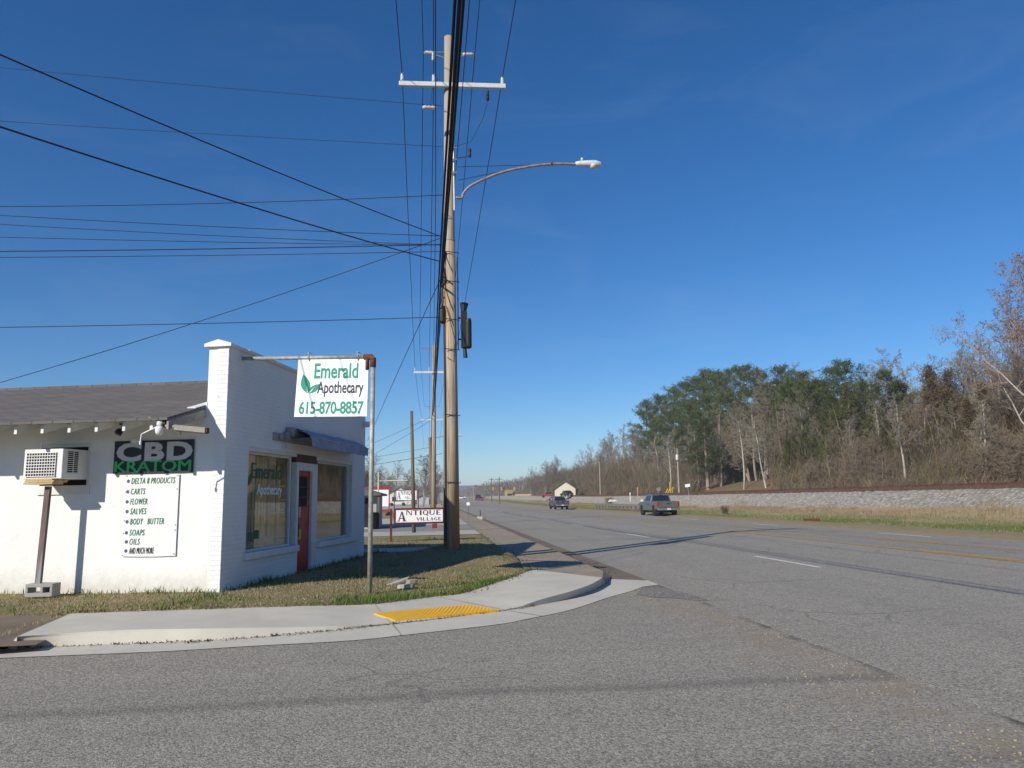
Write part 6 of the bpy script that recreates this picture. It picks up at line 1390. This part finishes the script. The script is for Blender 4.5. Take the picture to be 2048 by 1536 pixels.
# brown thicket under the trees
def thicket(name, n, xf, yf, hf, seed, lab, stems, cols, thick):
    g = np.random.default_rng(seed); Y = yf(g, n); X = xf(g, Y, n); Z = gz(X, Y); H = hf(g, X, Y, n)
    q0, q1 = (ray(1388, 985), ray(1548, 985)); rt = X / Y; keep = ~((rt > q0.x / q0.y) & (rt < q1.x / q1.y) & (X < 50.5))
    X, Y, Z, H = X[keep], Y[keep], Z[keep], H[keep]; n = len(X)
    pch = np.array([patch(a_, b_, .10) for a_, b_ in zip(X, Y)])
    N = n * stems; B = np.repeat(np.c_[X, Y, Z - .05], stems, 0); Hn = np.repeat(H, stems) * g.uniform(.45, 1.1, N)
    az = g.uniform(0, 6.283, N); sp_ = g.uniform(.08, .75, N) * Hn; dirv = np.c_[np.cos(az), np.sin(az)]
    B[:, :2] += g.normal(0, .22, (N, 2)) * np.repeat(H, stems)[:, None] * .5
    M = B + np.c_[dirv * (sp_ * .35)[:, None], Hn * .62]; E_ = B + np.c_[dirv * sp_[:, None] + g.normal(0, .12, (N, 2)) * Hn[:, None], Hn]
    th = thick * (1 + np.repeat(Y, stems) * .006)
    side = np.c_[-np.sin(az + .7), np.cos(az + .7), np.zeros(N)] * th[:, None]; side2 = np.c_[np.cos(az * 3), np.sin(az * 3), np.zeros(N)] * th[:, None] * .7
    tw = M + (E_ - M) * g.uniform(.1, .6, (N, 1)); te = tw + g.normal(0, .22, (N, 3)) * Hn[:, None] + np.c_[np.zeros((N, 2)), .18 * Hn]
    V = np.stack([B - side, B + side, M + side * .8, M - side * .8, E_, tw - side2, tw + side2, te], 1).reshape(-1, 3); b0 = np.arange(N) * 8
    F = np.concatenate([np.c_[b0, b0 + 1, b0 + 2], np.c_[b0, b0 + 2, b0 + 3], np.c_[b0 + 3, b0 + 2, b0 + 4], np.c_[b0 + 5, b0 + 6, b0 + 7]])
    w_ = np.clip(g.normal(.5 + .5 * pch, .25), 0, 1); hue = g.random(n); C = np.array(cols)
    base_ = C[0] * (1 - w_[:, None]) + C[1] * w_[:, None]; base_ = np.where((hue < .16)[:, None], C[2], base_); base_ = np.where((hue > .9)[:, None], C[3], base_)
    c = np.repeat(base_, stems, 0) * g.uniform(.7, 1.3, (N, 1))
    o = npmesh(name, V, F, 'bark', c.repeat(8, 0)); return tag(o, lab, 'brush', None, 'stuff')
BC = ((.10, .08, .055), (.235, .19, .13), (.15, .135, .06), (.21, .125, .08))
thicket('thicket', 4200, lambda g, Y, N: 37.4 + g.random(N) ** 1.3 * 9 + 5.5 * np.exp(-((Y - 100) / 15) ** 2), lambda g, N: 32 + 300 * g.random(N) ** 1.5,
        lambda g, X, Y, N: (.9 + 2.6 * np.clip((X - 37) / 5, 0, 1)) * (.5 + .9 * g.random(N)) * np.interp(Y, [60, 100, 160, 200], [1.0, .7, 1.4, 1.8]), 14, 'brown leafless brush under the trees beyond the railway', 22, BC, .016)
thicket('undergrowth', 3200, lambda g, Y, N: 45 + g.random(N) * 40, lambda g, N: 36 + 330 * g.random(N) ** 1.4, lambda g, X, Y, N: 3.0 + 5.5 * g.random(N), 15, 'dense brown undergrowth deep inside the wood', 26, ((.10, .075, .055), (.24, .185, .135), (.10, .10, .04), (.20, .12, .075)), .026)
# woods along the horizon
g = np.random.default_rng(16); V_ = []; segs = []
for i in range(5200):
    px = g.uniform(640, 1180); D = g.uniform(420, 950); p = D2(px, D); x, y = p.x, p.y
    if -2 < x - 3 < 24 or (x < -2 and D < 480): continue
    z = gzf(x, y) - .5 + (1.5 if x > 30 else 0); H = g.uniform(5, 11) * (1.15 if x < 0 else .85)
    b_ = Vector((x + g.normal(0, .8), y, z)); e = b_ + Vector((g.normal(0, 1.6), g.normal(0, 1.6), H)); m_ = b_.lerp(e, .45) + Vector((g.normal(0, .5), 0, 0))
    segs += [(b_, m_, .16, .13), (m_, e, .20, .05)]
    for q in range(3): f_ = m_.lerp(e, g.uniform(0, .7)); segs.append((f_, f_ + Vector((g.normal(0, 1.8), g.normal(0, 1), g.uniform(1, 3))), .13, .03))
V, F = seg_mesh(segs, 3); m1 = g.random((len(segs), 1)).repeat(6, 0)
o = npmesh('distant_woods', V, F, 'bark', np.array([.17, .125, .10]) * (1 - m1) + np.array([.28, .22, .18]) * m1); tag(o, 'bare brown woods along the horizon', 'woods', None, 'stuff')
# a low ridge closing the horizon
hx = np.linspace(-1500, 1500, 90); mb = MB()
top = [Vector((x, 1650 + 60 * math.sin(x / 300), 22 + 7 * math.sin(x / 260 + 1) + 4 * math.sin(x / 90) + 2 * math.sin(x / 31))) for x in hx]; foot_ = [Vector((x, 1350, 2)) for x in hx]; midr = [a_.lerp(b_, .6) + Vector((0, 0, 3 * math.sin(a_.x / 60))) for a_, b_ in zip(foot_, top)]; bck = [Vector((x, 2100, 5)) for x in hx]
mb.strip(foot_, midr); mb.strip(midr, top); mb.strip(top, bck)
simple('ridge_wood', (.10, .085, .065), .95, 0, .4, .05); struct(mb.build('hills', 'ridge_wood', smooth=True))


# thin winter haze over the whole place
HZ = 0.00045
if HZ > 0:
    k = NT('haze'); k.t.nodes.remove(k.b); vo = k.n('VolumePrincipled'); vo.inputs['Density'].default_value = HZ; vo.inputs['Color'].default_value = (0.80, 0.88, 1.0, 1); vo.inputs['Anisotropy'].default_value = 0.0
    k.l(vo.outputs[0], k.out.inputs['Volume']); MATS['haze'] = k.m
    o = MB().box(-3200, 3200, -3200, 3200, -14, 38).build('haze', 'haze'); o['kind'] = 'stuff'; o['label'] = 'thin bluish winter haze over the valley'; o['category'] = 'haze'
